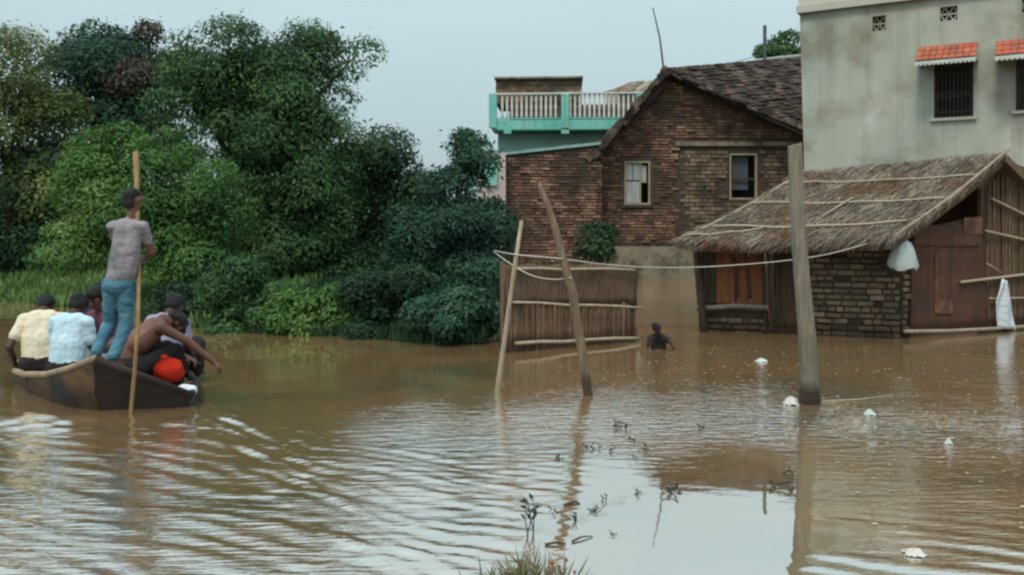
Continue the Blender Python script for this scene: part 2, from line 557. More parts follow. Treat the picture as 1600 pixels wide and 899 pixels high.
def brick_wall(P, u, n, inside, s0, s1, z0, z1, bl, bh, parent, m, keep=300, depth=.05, proud=.012, gap=.012, seed=1, prefer=None, ragged=.004, wild=0):
    """courses of single bricks over a backing wall; `keep` of them are parts, the rest one joined part"""
    rd = random.Random(seed)
    base = [MB(), MB(), MB()]
    meshes = []
    for i, b in enumerate(base):
        j = lambda: rd.uniform(-.06, .06)
        c = [Vector((sx_ * (1 + j() * .4), sy_ * (1 + j()), sz_ * (1 + j() * 1.2))) for sz_ in (-.5, .5) for sx_, sy_ in ((-.5, -.5), (.5, -.5), (.5, .5), (-.5, .5))]
        b.hexa(c)
        meshes.append(b.mesh('brick', m))
    rot = Matrix((tuple(u), tuple(-n), (0, 0, 1))).transposed()
    spots = []
    z, row = z0, 0
    while z + bh <= z1 + 1e-6:
        s = s0 - (bl / 2 if row % 2 else 0) + rd.uniform(-.02, .02)
        while s < s1:
            L = bl * rd.uniform(.88, 1.08)
            if rd.random() < .12 + .2 * wild:
                L *= .55
            a, b = max(s, s0), min(s + L - gap, s1)
            if rd.random() > .05 * wild + .004 and b - a > .05 and all(inside(q, zz) for q in (a, b) for zz in (z, z + bh)):
                spots.append(((a + b) / 2, z + bh / 2, b - a, bh - gap))
            s += L
        z += bh
        row += 1
    if prefer:
        spots.sort(key=lambda t: -prefer(t[0], t[1]))
    rest = MB()
    pw = Vector(parent_world(parent))
    for i, (s, z, L, h) in enumerate(spots):
        d = proud + rd.uniform(-ragged, ragged)
        c = P + u * s + n * (d - depth / 2)
        c = Vector((c.x, c.y, z + rd.uniform(-.002, .002)))
        if i < keep:
            o = bpy.data.objects.new('brick', meshes[i % 3])
            o.matrix_local = Matrix.Translation(c - pw) @ rot.to_4x4() @ Matrix.Rotation(rd.uniform(-.012, .012) * (1 + 3 * wild), 4, 'Y') @ Matrix.Diagonal((L, depth, h * rd.uniform(.93 - .22 * wild, 1.03), 1))
            link(o, parent)
        else:
            rest.box(c, u * L / 2, -n * depth / 2, Vector((0, 0, h / 2)))
    if rest.v:
        tag(rest.build('brickwork', m, parent), kind='stuff')

# ------------------------------------------------------------------ setting: ground, water
SHX = [-400, -60, -10.5, -5.9, -4.9, -3.4, -2.15, -1.19, -.35, -.05, 3, 400]
SHY = [19, 19, 18.4, 15.4, 13.8, 13.0, 12.7, 12.0, 11.6, 25.6, 25.7, 25.7]
def land(x, y):
    ys = np.interp(x, SHX, SHY)
    d = (y - ys)
    z = np.where(d > 0, .42 * (1 - np.exp(-d * .55)), np.maximum(d * .3, -1.0))
    return z + .05 * np.sin(x * 1.7 + np.sin(y)) * np.clip(np.abs(d), 0, 1) + .03 * np.sin(y * 2.9 + x)
def grid_mesh(name, xs, ys, zf, m):
    X, Y = np.meshgrid(xs, ys)
    Z = zf(X, Y)
    nx, ny = len(xs), len(ys)
    co = np.stack([X, Y, Z], -1).reshape(-1, 3)
    i = np.arange((nx - 1) * (ny - 1))
    a = (i // (nx - 1)) * nx + i % (nx - 1)
    q = np.stack([a, a + 1, a + nx + 1, a + nx], -1)
    me = bpy.data.meshes.new(name)
    me.vertices.add(len(co)); me.vertices.foreach_set('co', co.ravel())
    me.loops.add(q.size); me.loops.foreach_set('vertex_index', q.ravel().astype(np.int32))
    me.polygons.add(len(q)); me.polygons.foreach_set('loop_start', np.arange(0, q.size, 4, dtype=np.int32))
    me.update(calc_edges=True)
    me.materials.append(m)
    me.shade_smooth()
    return me, co
gx = np.concatenate([[-3000, -800, -250, -90], np.arange(-40, 25, .5), [40, 90, 250, 800, 3000]])
gy = np.concatenate([[-3000, -600, -100], np.arange(-10, 40, .5), [45, 60, 100, 300, 1000, 4000]])
me, _ = grid_mesh('ground', gx, gy, land, M['soil'])
tag(link(bpy.data.objects.new('ground', me)), kind='structure')

xs = np.concatenate([[-60, -30, -15], np.arange(-9, -6, .12), np.arange(-6, 4.2, .026), np.arange(4.2, 14, .2), [18, 30, 60]])
ys = np.concatenate([[-25, -8, 0], np.arange(2.6, 3.4, .1), np.arange(3.4, 11, .026), np.arange(11, 17, .1), np.arange(17, 27, .4), [29, 32]])
STERN = np.array([-3.0, 7.45]); BK = np.array([.5, -.866]); BP = np.array([.866, .5])
def slack(X, Y):
    """sheltered smooth water between the poles and the post"""
    sg = lambda t: 1 / (1 + np.exp(-np.clip(t, -40, 40)))
    a = X / np.maximum(Y, 1)
    e = .02 * np.sin(Y * 3.1) + .015 * np.sin(Y * 7 + 1)
    return sg((a - .05 + e) / .022) * sg((.345 - a + e) / .012) * sg((6.35 - Y + .25 * np.sin(X * 5)) / .3) * (Y > 1)
def waves(X, Y):
    h = np.zeros_like(X)
    dx, dy = X - STERN[0], Y - STERN[1]
    s = dx * BK[0] + dy * BK[1]
    n = dx * BP[0] + dy * BP[1]
    r = np.hypot(dx, dy)
    wob = .22 * np.sin(X * 1.9 + 1.3 * Y) + .15 * np.sin(3.1 * X - 2.2 * Y + 1) + .08 * np.sin(7 * X + 5 * Y)
    # long crests trailing to the lower right behind the boat
    inside = 1 / (1 + np.exp(-(s + .25) * 5)) / (1 + np.exp((n - (.55 + .52 * np.maximum(s, 0))) * 5)) / (1 + np.exp(-(n + 2.6 + .7 * np.maximum(s, 0)) * 3))
    for th, lam, a, ph in ((-27, .16, .0026, 0), (-21, .115, .0015, 1.7), (-35, .22, .0027, .6), (-24, .42, .0026, 3)):
        c = np.array([-math.sin(R(th)), math.cos(R(th))])
        g = .5 + .5 * np.sin(X * 2.3 * (1 + ph * .3) - 3.1 * Y + 2 * ph) * np.sin(X * (.9 + lam) * 2 + Y * 1.1 * (1 + ph) + ph)
        h += inside * a * g * np.sin((X * c[0] + Y * c[1] + wob * .25) * 2 * math.pi / lam + ph)
    # the bright arm of the wake
    ta = (X + 2.8) * .52 - (Y - 7.9) * .855                      # along the arm
    na = (X + 2.8) * .855 + (Y - 7.9) * .52                      # across it
    arm = np.exp(-((na - .05) / (.10 + .085 * np.maximum(ta, 0))) ** 2) * np.clip(ta * 3 + .3, 0, 1)
    for th, lam, a, ph in ((-49, .14, .0062, 0), (-42, .105, .0032, 1), (-55, .21, .0070, 2)):
        c = np.array([-math.sin(R(th)), math.cos(R(th))])
        h += arm * a * np.exp(-np.maximum(ta - 1.2, 0) / (2.0 if lam > .2 else 4.0)) * (.75 + .25 * np.sin(ta * 5 + na * 9 + 2 * np.sin(ta * 2.3))) * np.sin((X * c[0] + Y * c[1] + wob * .16) * 2 * math.pi / lam + ph)
    # wash just behind the stern
    h += .05 * np.exp(-((X + 3.5) / 1.1) ** 4) * (.8 + .2 * np.sin(3.1 * X + 1)) * np.exp(-((Y - 7.2 + .05 * np.sin(3 * X) + .02 * np.sin(8 * X)) / .42) ** 2)
    wash = np.exp(-((dx + .25) / .9) ** 2 - ((dy + .45) / .33) ** 2)
    h += wash * (.004 * np.sin(6 * X + 17 * Y + 2 * np.sin(3 * X)) + .003 * np.sin(15 * X - 19 * Y + 2 * np.sin(7 * Y)))
    # cross ripples spreading to the middle
    mid = np.exp(-((X - .0) / 1.1) ** 2 - ((Y - 5.9) / 1.6) ** 2)
    h += mid * (.0012 * np.sin((Y * .97 - X * .24 + wob * .2) * 2 * math.pi / .15) + .0008 * np.sin((Y + .1 * X) * 2 * math.pi / .105))
    # low swell everywhere
    h += .0012 * np.sin(2.3 * X + 5.1 * Y + 2 * wob) + .0008 * np.sin(-3.7 * X + 6.9 * Y)
    return h * (1 - .97 * slack(X, Y))
me, co = grid_mesh('water', xs, ys, waves, M['water'])
calm = slack(co[:, 0], co[:, 1])
soft = lambda t, w: 1 / (1 + np.exp(-np.clip(t / w, -40, 40)))
rip = .045 + .11 * np.exp(-((co[:, 1] - 8.0) / 1.6) ** 2) * soft(co[:, 0] + .8, .4) + .07 * soft(co[:, 0] - 2.0, .25) - .04 * soft(co[:, 1] - 10, .5)
rip = rip + .20 * np.exp(-((co[:, 1] - 6.9) / .75) ** 2) * soft(co[:, 0] + .5, .35)
rip = rip * (1 - .94 * calm)
wk = np.clip(1.2 - np.abs(co[:, 0] + 1.9) / 3.2, 0, 1) * soft(7.4 - co[:, 1], .25) * (1 - calm)
aw_ = me.attributes.new('wake', 'FLOAT', 'POINT')
aw_.data.foreach_set('value', wk.astype(np.float32))
rip = rip + .05 * wk
at_ = me.attributes.new('ripple', 'FLOAT', 'POINT')
at_.data.foreach_set('value', np.clip(rip, .004, .4).astype(np.float32))
tag(link(bpy.data.objects.new('water', me)), kind='structure')

# ------------------------------------------------------------------ foliage
def quad_mesh(name, co, m):
    """co: (n,4,3) leaves"""
    n = len(co)
    me = bpy.data.meshes.new(name)
    me.vertices.add(n * 4); me.vertices.foreach_set('co', co.astype(np.float32).ravel())
    idx = np.arange(n * 4).reshape(n, 4)
    tri = np.concatenate([idx[:, [0, 1, 2]], idx[:, [0, 2, 3]]]).astype(np.int32)
    me.loops.add(tri.size); me.loops.foreach_set('vertex_index', tri.ravel())
    me.polygons.add(len(tri)); me.polygons.foreach_set('loop_start', np.arange(0, tri.size, 3, dtype=np.int32))
    me.update(calc_edges=True)
    me.materials.append(m)
    return me
def norm(v):
    return v / (np.linalg.norm(v, axis=-1, keepdims=True) + 1e-9)
def leaves(pos, axis, nrm, size, width=.45):
    axis = norm(axis)
    side = norm(np.cross(axis, nrm))
    up = np.cross(side, axis)
    L = size[:, None]
    a = pos
    t = pos + axis * L
    m = pos + axis * L * .45
    return np.stack([a, m + side * L * width * .5 + up * L * .10, t, m - side * L * width * .5 + up * L * .10], 1)
def crown(lobes, D, n, size, seed, clump=.2, hang=.35, per=38, depth=.8, shell=.55):
    """lobes (px, py, rx, ry[, extra depth]) of one crown at distance D; leaves sit in clumps near the lobes' outsides"""
    g = np.random.default_rng(seed)
    cs, rs = [], []
    for lb in lobes:
        d = D + (lb[4] if len(lb) > 4 else 0)
        cs.append(at(lb[0], lb[1], d)[:]); k = d / F
        rs.append((lb[2] * k, (lb[2] + lb[3]) / 2 * k * depth, lb[3] * k))
    for c_, r_ in list(zip(cs, rs)):
        for _ in range(3):
            d_ = norm(g.normal(size=3) * np.array([1, .6, 1]))
            q_ = g.uniform(.28, .5)
            cs.append(tuple(np.array(c_) + d_ * np.array(r_) * g.uniform(.75, 1.12)))
            rs.append(tuple(np.array(r_) * q_))
    n_main = len(lobes)
    cs, rs = np.array(cs), np.array(rs)
    wgt = (rs[:, 0] * rs[:, 2]) ** .9
    nb = max(6, int(wgt.sum() / (clump * 1.55) ** 2 * 2.0))
    bi = g.choice(len(cs), nb, p=wgt / wgt.sum())
    bd = norm(g.normal(size=(nb, 3)))
    bc = cs[bi] + bd * rs[bi] * (shell + (1.08 - shell) * g.random(nb) ** .5)[:, None]
    br = clump * (.6 + 1.6 * g.random(nb) ** 1.8)[:, None] * np.array([1.25, 1.1, .8])
    nl = n
    ki = g.choice(nb, nl, p=(br[:, 0] ** 2) / (br[:, 0] ** 2).sum())
    ld = norm(g.normal(size=(nl, 3)) + np.array([0, 0, .45]) + bd[ki] * .35)
    pos = bc[ki] + ld * br[ki] * (.55 + .6 * g.random(nl) ** .7)[:, None] + g.normal(size=(nl, 3)) * clump * .12
    stray = g.random(nl) < .03
    pos[stray] += norm(g.normal(size=(stray.sum(), 3)) + np.array([0, 0, .4])) * clump * .9
    tan_ = np.cross(ld, g.normal(size=pos.shape))
    ax = norm(tan_) * .8 + ld * .35 + np.array([0, 0, -hang])
    nr = np.array([0, 0, .35]) + ld * 1.3 + bd[ki] * .3 + g.normal(size=pos.shape) * .32
    return leaves(pos, ax, nr, size * (.45 + 1.0 * g.random(nl) ** 1.5)), cs[:n_main], rs[:n_main]
def trunk_mesh(base, cs, r0, seed, fork=.45):
    rd = random.Random(seed)
    mb = MB()
    base = Vector(base)
    top = Vector(max(cs, key=lambda c: c[2]))
    f = base.lerp(Vector((sum(c[0] for c in cs) / len(cs), sum(c[1] for c in cs) / len(cs), top.z)), fork)
    j = lambda s_: Vector((rd.uniform(-s_, s_), rd.uniform(-s_, s_), 0))
    mb.tube([base - Vector((0, 0, .4)), base.lerp(f, .4) + j(.08), f], [r0 * 1.25, r0, r0 * .8], 9)
    for c in cs:
        c = Vector(c)
        m_ = f.lerp(c, .5) + j(.15) + Vector((0, 0, .1))
        mb.tube([f - Vector((0, 0, .1)), m_, c], [r0 * .55, r0 * .3, r0 * .1], 6)
        for _ in range(5):
            d = Vector((rd.gauss(0, 1), rd.gauss(0, .6), rd.gauss(.3, 1))).normalized()
            L = rd.uniform(.2, .6)
            e = c + d * L + Vector((0, 0, .08))
            mb.tube([c, c.lerp(e, .5) + j(.06), e], [r0 * .09, r0 * .06, r0 * .025], 4)
    return mb
def tree(name, label, lobes, D, n, size, mat, base, r0, seed, cat='tree', group=None, extra=None, **kw):
    lv, cs, rs = crown(lobes, D, n, size, seed, **kw)
    bx, by = base
    b = at(bx, 400, D)
    bz = float(land(np.array(b.x), np.array(b.y)))
    loc = Vector((b.x, b.y, bz))
    t = thing(name, label, cat, loc, group)
    trunk_mesh(loc, [tuple(c) for c in cs], r0, seed).build('trunk', M['bark'], t, smooth=True)
    o = bpy.data.objects.new('crown', quad_mesh('crown', lv - np.array(loc[:]), mat))
    link(o, t)
    if extra:
        for nm, lb2, n2, m2 in extra:
            lv2, _, _ = crown(lb2, D, n2, size, seed + 50, **kw)
            link(bpy.data.objects.new(nm, quad_mesh(nm, lv2 - np.array(loc[:]), m2)), t)
    return t

TG = 'trees on the flooded bank'
# far wood closing the gaps between the nearer trees
lv, _, _ = crown([(x, 380 - 55 * math.sin(x * .013) + (40 if x > 560 else 0), 90, 90, random.uniform(-1, 2)) for x in range(-160, 800, 60)]
                 + [(x, 440, 90, 60, 0) for x in range(-160, 800, 60)], 25, 40000, .2, 3, clump=.5, shell=.2)
wood = bpy.data.objects.new('distant_wood', quad_mesh('distant_wood', lv, M['leaf_deep']))
link(wood); tag(wood, 'dark mass of distant wood showing between the trees on the bank', 'wood', kind='stuff')

tree('leafy_tree', 'soft olive topped tree with a dark lower crown beside the grass bank', [(40, 125, 55, 45), (25, 190, 65, 55), (65, 240, 45, 60), (-30, 170, 70, 90), (-20, 280, 70, 80)], 20.5, 26000, .12,
     M['leaf_olive'], (20, 0), .16, 21, group=TG, clump=.36,
     extra=[('lower_crown', [(20, 330, 70, 80), (75, 370, 60, 60), (50, 290, 60, 60), (-40, 380, 70, 60)], 16000, M['leaf_deep'])])
tree('leafy_tree', 'tall dark teal tree with a thin brownish side branch against the sky', [(150, 85, 55, 45), (170, 55, 38, 22), (120, 110, 40, 40), (135, 160, 55, 65), (200, 160, 50, 60), (205, 90, 34, 40), (235, 190, 40, 40), (250, 150, 20, 30), (105, 80, 26, 26), (110, 225, 40, 60), (180, 230, 70, 60), (110, 320, 50, 70)],
     22.5, 40000, .13, M['leaf_blue'], (165, 0), .2, 22, group=TG, clump=.36,
     extra=[('side_branch_leaves', [(228, 85, 24, 38), (226, 135, 30, 40), (240, 60, 14, 14), (236, 110, 26, 34)], 5200, M['leaf_brown'])])
tree('creeper_covered_tree', 'tallest green tree draped with hanging creeper, its top bending over one side',
     [(318, 100, 52, 55), (400, 140, 66, 56), (455, 125, 52, 40), (430, 215, 60, 50), (300, 150, 40, 50), (485, 385, 44, 70), (450, 450, 50, 40), (375, 85, 62, 45), (445, 72, 70, 36), (510, 80, 42, 34), (545, 98, 20, 24), (290, 75, 22, 30), (335, 190, 66, 66), (420, 170, 75, 80), (480, 150, 46, 55),
      (505, 190, 26, 46), (460, 255, 62, 66), (395, 270, 75, 66), (485, 330, 48, 66), (475, 405, 50, 60), (505, 300, 24, 40), (520, 350, 20, 40), (400, 360, 62, 72), (320, 300, 52, 70), (500, 250, 28, 50), (400, 440, 60, 46)],
     17.5, 105000, .09, M['leaf_mid'], (345, 0), .2, 23, group=TG, clump=.24, hang=.7)
tree('leafy_tree', 'bright yellow-green low tree spreading behind the standing boatman',
     [(118, 345, 32, 36), (150, 275, 36, 30), (195, 228, 44, 24), (255, 238, 46, 30), (318, 262, 40, 28), (160, 330, 40, 30), (175, 385, 56, 34), (290, 320, 56, 34), (225, 300, 60, 40), (350, 300, 30, 26),
      (345, 365, 40, 40), (100, 395, 30, 30), (255, 395, 66, 36), (300, 420, 60, 34), (240, 200, 34, 16), (370, 330, 24, 22)],
     15.6, 48000, .085, M['leaf_bright'], (300, 0), .11, 24, group=TG, clump=.23)
tree('leafy_tree', 'rounded dark tree with loose twiggy top next to the creeper covered tree',
     [(590, 245, 38, 40), (555, 225, 34, 34), (612, 232, 22, 22), (648, 300, 16, 26), (625, 285, 36, 46), (550, 310, 52, 66), (600, 360, 58, 72), (560, 430, 60, 56), (642, 335, 20, 50), (525, 390, 42, 76), (620, 430, 50, 50)],
     18.5, 42000, .10, M['leaf_deep'], (585, 0), .13, 25, group=TG, clump=.25)
tree('leafy_tree', 'blue-green tree with one tall shoot by the brick wall and reed fence',
     [(728, 262, 24, 34), (724, 232, 13, 16), (740, 248, 14, 18), (714, 276, 14, 20), (735, 305, 30, 32), (712, 345, 34, 40), (750, 340, 22, 44), (680, 370, 34, 40), (728, 385, 40, 50), (695, 430, 50, 50), (738, 450, 36, 50), (655, 400, 28, 40), (668, 330, 16, 22)],
     15.5, 42000, .09, M['leaf_blue'], (722, 0), .1, 26, group=TG, clump=.22)
def shrub(name, label, lobes, D, n, size, mat, seed, **kw):
    lv, cs, rs = crown(lobes, D, n, size, seed, **kw)
    b = at(lobes[0][0], 400, D)
    loc = Vector((b.x, b.y, max(0, float(land(np.array(b.x), np.array(b.y))))))
    t = thing(name, label, 'bush', loc, 'bushes along the waterline')
    mb = MB()
    rd = random.Random(seed)
    for k in range(7):
        c = Vector(cs[k % len(cs)]) + Vector((rd.uniform(-.2, .2), rd.uniform(-.1, .1), .1))
        mb.tube([loc + Vector((rd.uniform(-.1, .1), rd.uniform(-.1, .1), -.2)), loc.lerp(c, .5) + Vector((0, 0, .1)), c], [.02, .014, .006], 5)
    mb.build('stem', M['bark'], t)
    link(bpy.data.objects.new('foliage', quad_mesh('foliage', lv - np.array(loc[:]), mat)), t)
    return t
shrub('waterside_bush', 'pale bright green bush overhanging the water below the creeper covered tree', [(500, 490, 40, 28), (468, 484, 26, 24), (532, 504, 20, 18)], 12.75, 9000, .08, M['leaf_bright'], 31, clump=.13)
shrub('waterside_bush', 'dark low bush at the foot of the creeper covered tree', [(385, 490, 40, 30), (430, 498, 30, 22), (345, 486, 28, 34), (400, 455, 34, 30), (360, 440, 26, 36)], 13.1, 16000, .075, M['leaf_mid'], 32, clump=.13)
shrub('waterside_bush', 'small low bush at the waterline behind the boat passengers', [(300, 478, 34, 30), (275, 470, 26, 34), (322, 462, 26, 36)], 14.2, 10000, .075, M['leaf_deep'], 33, clump=.13)
shrub('waterside_bush', 'mid green bush overhanging the water under the rounded dark tree', [(610, 505, 40, 26), (570, 509, 28, 20), (650, 500, 36, 34), (625, 460, 34, 36), (590, 465, 26, 30)], 12.5, 18000, .075, M['leaf_deep'], 34, clump=.13)
shrub('waterside_bush', 'small ragged bush between the pale bush and the mid green bush', [(555, 490, 26, 26), (540, 476, 20, 22), (585, 476, 24, 26)], 13.0, 8000, .075, M['leaf_deep'], 38, clump=.13)
shrub('waterside_bush', 'large dark bush between the blue-green tree and the reed fence', [(710, 506, 44, 42), (745, 502, 28, 42), (672, 510, 30, 34), (756, 460, 18, 36)], 11.9, 18000, .07, M['leaf_blue'], 35, clump=.12)
shrub('wall_bush', 'small dark bush growing against the brick wall above the reed fence', [(930, 378, 22, 26), (945, 388, 16, 18), (912, 388, 14, 16)], 23.3, 3000, .13, M['leaf_deep'], 36, clump=.16)
tree('leafy_tree', 'small tree top showing behind the tiled roof beside the cement building', [(1226, 78, 26, 14), (1246, 64, 12, 18), (1205, 82, 12, 8)], 36, 2600, .2, M['leaf_mid'], (1240, 0), .12, 37, clump=.25)

# grass on the bank
def grass(n, fx, fy, hmin, hmax, seed, wd=.035):
    g = np.random.default_rng(seed)
    x, y = fx(g, n), fy(g, n)
    z = land(x, y)
    k = z > -.06
    x, y, z = x[k], y[k], z[k]
    pos = np.stack([x, y, z - .02], 1)
    ax = np.array([0, 0, 1.0]) + g.normal(size=pos.shape) * .28
    nr = np.array([0, -1, .2]) + g.normal(size=pos.shape) * .5
    return leaves(pos, ax, nr, hmin + (hmax - hmin) * g.random(len(pos)), wd / hmax * 2.2)
lv = grass(42000, lambda g, n: g.uniform(-17, -3.6, n), lambda g, n: g.uniform(13.2, 23, n), .12, .38, 5)
go = bpy.data.objects.new('bank_grass', quad_mesh('bank_grass', lv, M['grass']))
link(go); tag(go, 'light green grass covering the bank behind the boat', 'grass', kind='stuff')
lv = grass(22000, lambda g, n: g.uniform(-5, -.3, n), lambda g, n: g.uniform(11.6, 17, n), .10, .3, 6, .03)
go = bpy.data.objects.new('shore_grass', quad_mesh('shore_grass', lv, M['leaf_deep']))
link(go); tag(go, 'green grass and weeds along the shore under the trees', 'grass', kind='stuff')

# ------------------------------------------------------------------ brick gable house
HP = Vector((at(935, 400, 25.6).x, 25.6, 0)); HU = Vector((1, 0, 0)); HN = Vector((0, -1, 0))
house = thing('brick_house', 'old brick house with a gable end and a sagging dark clay tile roof', 'house', HP)
hw = on_plane(1262, 300, HP, HU)[0]
apex = on_plane(1046, 122, HP, HU); lf = on_plane(936, 240, HP, HU); rf = on_plane(1262, 214, HP, HU)
def gable_z(s):
    if s < apex[0]:
        return lf[1] + (apex[1] - lf[1]) * max(0, s) / apex[0]
    return apex[1] + (rf[1] - apex[1]) * (s - apex[0]) / (rf[0] - apex[0])
def rect(P, u, x0, y0, x1, y1):
    a = on_plane(x0, y1, P, u); b = on_plane(x1, y0, P, u)
    return (a[0], b[0], a[1], b[1])
wh1 = rect(HP, HU, 976, 252, 1016, 320); wh2 = rect(HP, HU, 1140, 240, 1183, 312)
holes = [wh1, wh2]
nS = 14
SS = [hw * i / nS for i in range(nS + 1)] + [apex[0]]
mb = MB()
# backing wall as one sheet with holes, its gable cut to the roof line
wl, _ = wall_holes(HP, HU, 0, hw, -.3, 3.9, holes, .22, 'wall', M['mortar'], house)
mb.slab([HP + Vector((0, .0, 3.9)), HP + Vector((hw, 0, 3.9)), HP + Vector((hw, 0, rf[1])), HP + Vector((apex[0], 0, apex[1])), HP + Vector((0, 0, lf[1]))] if lf[1] > 3.9 else
        [HP + Vector(((3.9 - lf[1]) / (apex[1] - lf[1]) * apex[0], 0, 3.9)), HP + Vector((hw, 0, 3.9)), HP + Vector((hw, 0, rf[1])), HP + Vector((apex[0], 0, apex[1]))], .2, HN)
mb.build('gable_wall', M['mortar'], house)
plz = on_plane(0 + 960, 388, HP, HU)[1]
seam = lambda s: 0
ins = lambda s, z: (z < gable_z(s) - .04) and not any(h[0] - .05 < s < h[1] + .05 and h[2] - .05 < z < h[3] + .05 for h in holes)
strz = on_plane(1180, 226, HP, HU)[1]
cx0 = on_plane(1062, 300, HP, HU)[0]; cx1 = on_plane(1110, 300, HP, HU)[0]
brick_wall(HP, HU, HN, lambda s, z: ins(s, z) and not (strz - .07 < z < strz + .1 and s > 2.2) and not (s > cx0 and z < strz), 0, hw, plz + .15, 6.2, .27, .088, house, M['brick'], keep=300, seed=2,
           prefer=lambda s, z: -abs(z - 4.0) - .2 * abs(s - 2.5), ragged=.022, gap=.024, proud=.03, wild=.5)
# right half of the wall: greyer, older bricks
brick_wall(HP, HU, HN, lambda s, z: ins(s, z) and s > cx0 and z < strz - .07, cx0, hw, plz + .15, strz, .30, .115, house, M['brick_grey'], keep=0, seed=3, gap=.026, ragged=.022, proud=.03, wild=.6)
mb = MB(); mb.box(HP + Vector(((2.2 + hw) / 2, -.03, strz + .015)), (hw / 2 - 1.1, 0, 0), (0, .06, 0), (0, 0, .06))
mb.build('string_course', M['concrete'], house)
mb = MB(); mb.box(HP + Vector((hw / 2 + .02, -.06, plz / 2 - .15)), (hw / 2, 0, 0), (0, .08, 0), (0, 0, plz / 2 + .2))
mb.build('plinth', M['concrete'], house)
# row of small drain holes above the plinth: solid dark blocks paint the shade inside
for px in (968, 996, 1028, 1046):
    s, z = on_plane(px, 381, HP, HU)
    mb = MB(); mb.box(HP + Vector((s, -.018, z)), (.055, 0, 0), (0, .012, 0), (0, 0, .045))
    mb.build('hole_shade_block', M['interior'], house)
# side wall running back
mb = MB(); mb.box(HP + Vector((.1, 2.6, 1.9)), (.1, 0, 0), (0, 2.4, 0), (0, 0, 2.1)); mb.build('side_wall', M['brick'], house)
mb = MB(); mb.box(HP + Vector((hw / 2, 5.0, 1.8)), (hw / 2 + .2, 0, 0), (0, .1, 0), (0, 0, 2.1)); mb.build('back_wall', M['mortar'], house)
# windows
def leaf_window(h, parent, P, u, n, mullion=True, dark=False):
    a, b, lo, hi = h
    pt = lambda s_, z_, d: Vector((P.x, P.y, 0)) + u * s_ + Vector((0, 0, z_)) - n * d
    fr = MB()
    t = .05
    for c, hx, hz in ((((a + t / 2), (lo + hi) / 2), t / 2, (hi - lo) / 2), ((b - t / 2, (lo + hi) / 2), t / 2, (hi - lo) / 2)):
        fr.box(pt(c[0], c[1], .05), u * hx, n * .05, Vector((0, 0, hz - .002)))
    for z_ in (lo + t / 2, hi - t / 2):
        fr.box(pt((a + b) / 2, z_, .05), u * ((b - a) / 2 - t), n * .048, Vector((0, 0, t / 2)))
    w_ = fr.build('window', M['frame'], parent)
    return w_, pt
w1, pt = leaf_window(wh1, house, HP, HU, HN)
a, b, lo, hi = wh1
mid, mz = a + (b - a) * .62, lo + (hi - lo) * .55
for (s0, s1, z0, z1, dd) in ((a + .06, mid - .02, lo + .06, mz - .02, .07), (a + .06, a + (mid - a) * .52, mz + .02, hi - .06, .07), (a + (mid - a) * .56, mid - .02, mz + .02, hi - .06, .074), (mid + .02, b - .1, mz - .05, hi - .12, .09)):
    mb = MB(); mb.box(pt((s0 + s1) / 2, (z0 + z1) / 2, dd), HU * (s1 - s0) / 2, HN * .012, Vector((0, 0, (z1 - z0) / 2)))
    mb.build('shutter_panel', M['shutter'], w1)
mb = MB(); mb.box(pt(mid, (lo + hi) / 2, .05), HU * .02, HN * .03, Vector((0, 0, (hi - lo) / 2 - .05))); mb.build('mullion', M['frame'], w1)
mb = MB(); mb.box(pt((a + b) / 2, lo - .05, -.02), HU * ((b - a) / 2 + .08), HN * .06, Vector((0, 0, .035))); mb.build('sill', M['old_wood'], w1)
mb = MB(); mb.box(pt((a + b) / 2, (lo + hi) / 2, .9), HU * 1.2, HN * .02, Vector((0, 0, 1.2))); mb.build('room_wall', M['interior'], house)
w2, pt = leaf_window(wh2, house, HP, HU, HN)
a, b, lo, hi = wh2
mb = MB(); mb.box(pt(a + (b - a) * .42, (lo + hi) / 2 + .1, .17), HU * (b - a) * .3, HN * .012, Vector((0, 0, (hi - lo) * .36))); mb.build('shutter_panel', M['steel'], w2)
mb = MB(); mb.box(pt((a + b) / 2, lo + (hi - lo) * .45, .09), HU * ((b - a) / 2 - .05), HN * .015, Vector((0, 0, .022))); mb.build('crossbar', M['old_wood'], w2)
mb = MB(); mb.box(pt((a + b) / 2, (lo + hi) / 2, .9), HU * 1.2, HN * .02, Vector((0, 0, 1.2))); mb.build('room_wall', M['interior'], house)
# roof: left slope seen edge-on, right slope facing the viewer, courses of old tiles
A = at(1040, 112, 25.3); Bp = at(1262, 206, 24.9); C = at(1275, 92, 28.4)
Lf = at(922, 246, 25.2)
Bk = Vector((0.3, 4.6, .3))
mb = MB(); mb.slab([Lf, A + Vector((.05, 0, .02)), A + Bk, Lf + Bk - Vector((0, 0, .3))], .24, Vector((-.75, 0, .66))); mb.build('left_slope', M['roof_tile'], house)
rn = (C - A).cross(Bp - A).normalized()
if rn.z < 0: rn = -rn
mb = MB(); mb.slab([A, Bp, C], .1, rn); rs_ = mb.build('right_slope', M['roof_tile'], house)
mb = MB(); mb.slab([A, C, C + Vector((-.3, 3.2, -1.3)), A + Vector((-.3, 3.4, -1.3))], .08, Vector((0, .4, .9))); mb.build('rear_slope', M['roof_tile'], house)
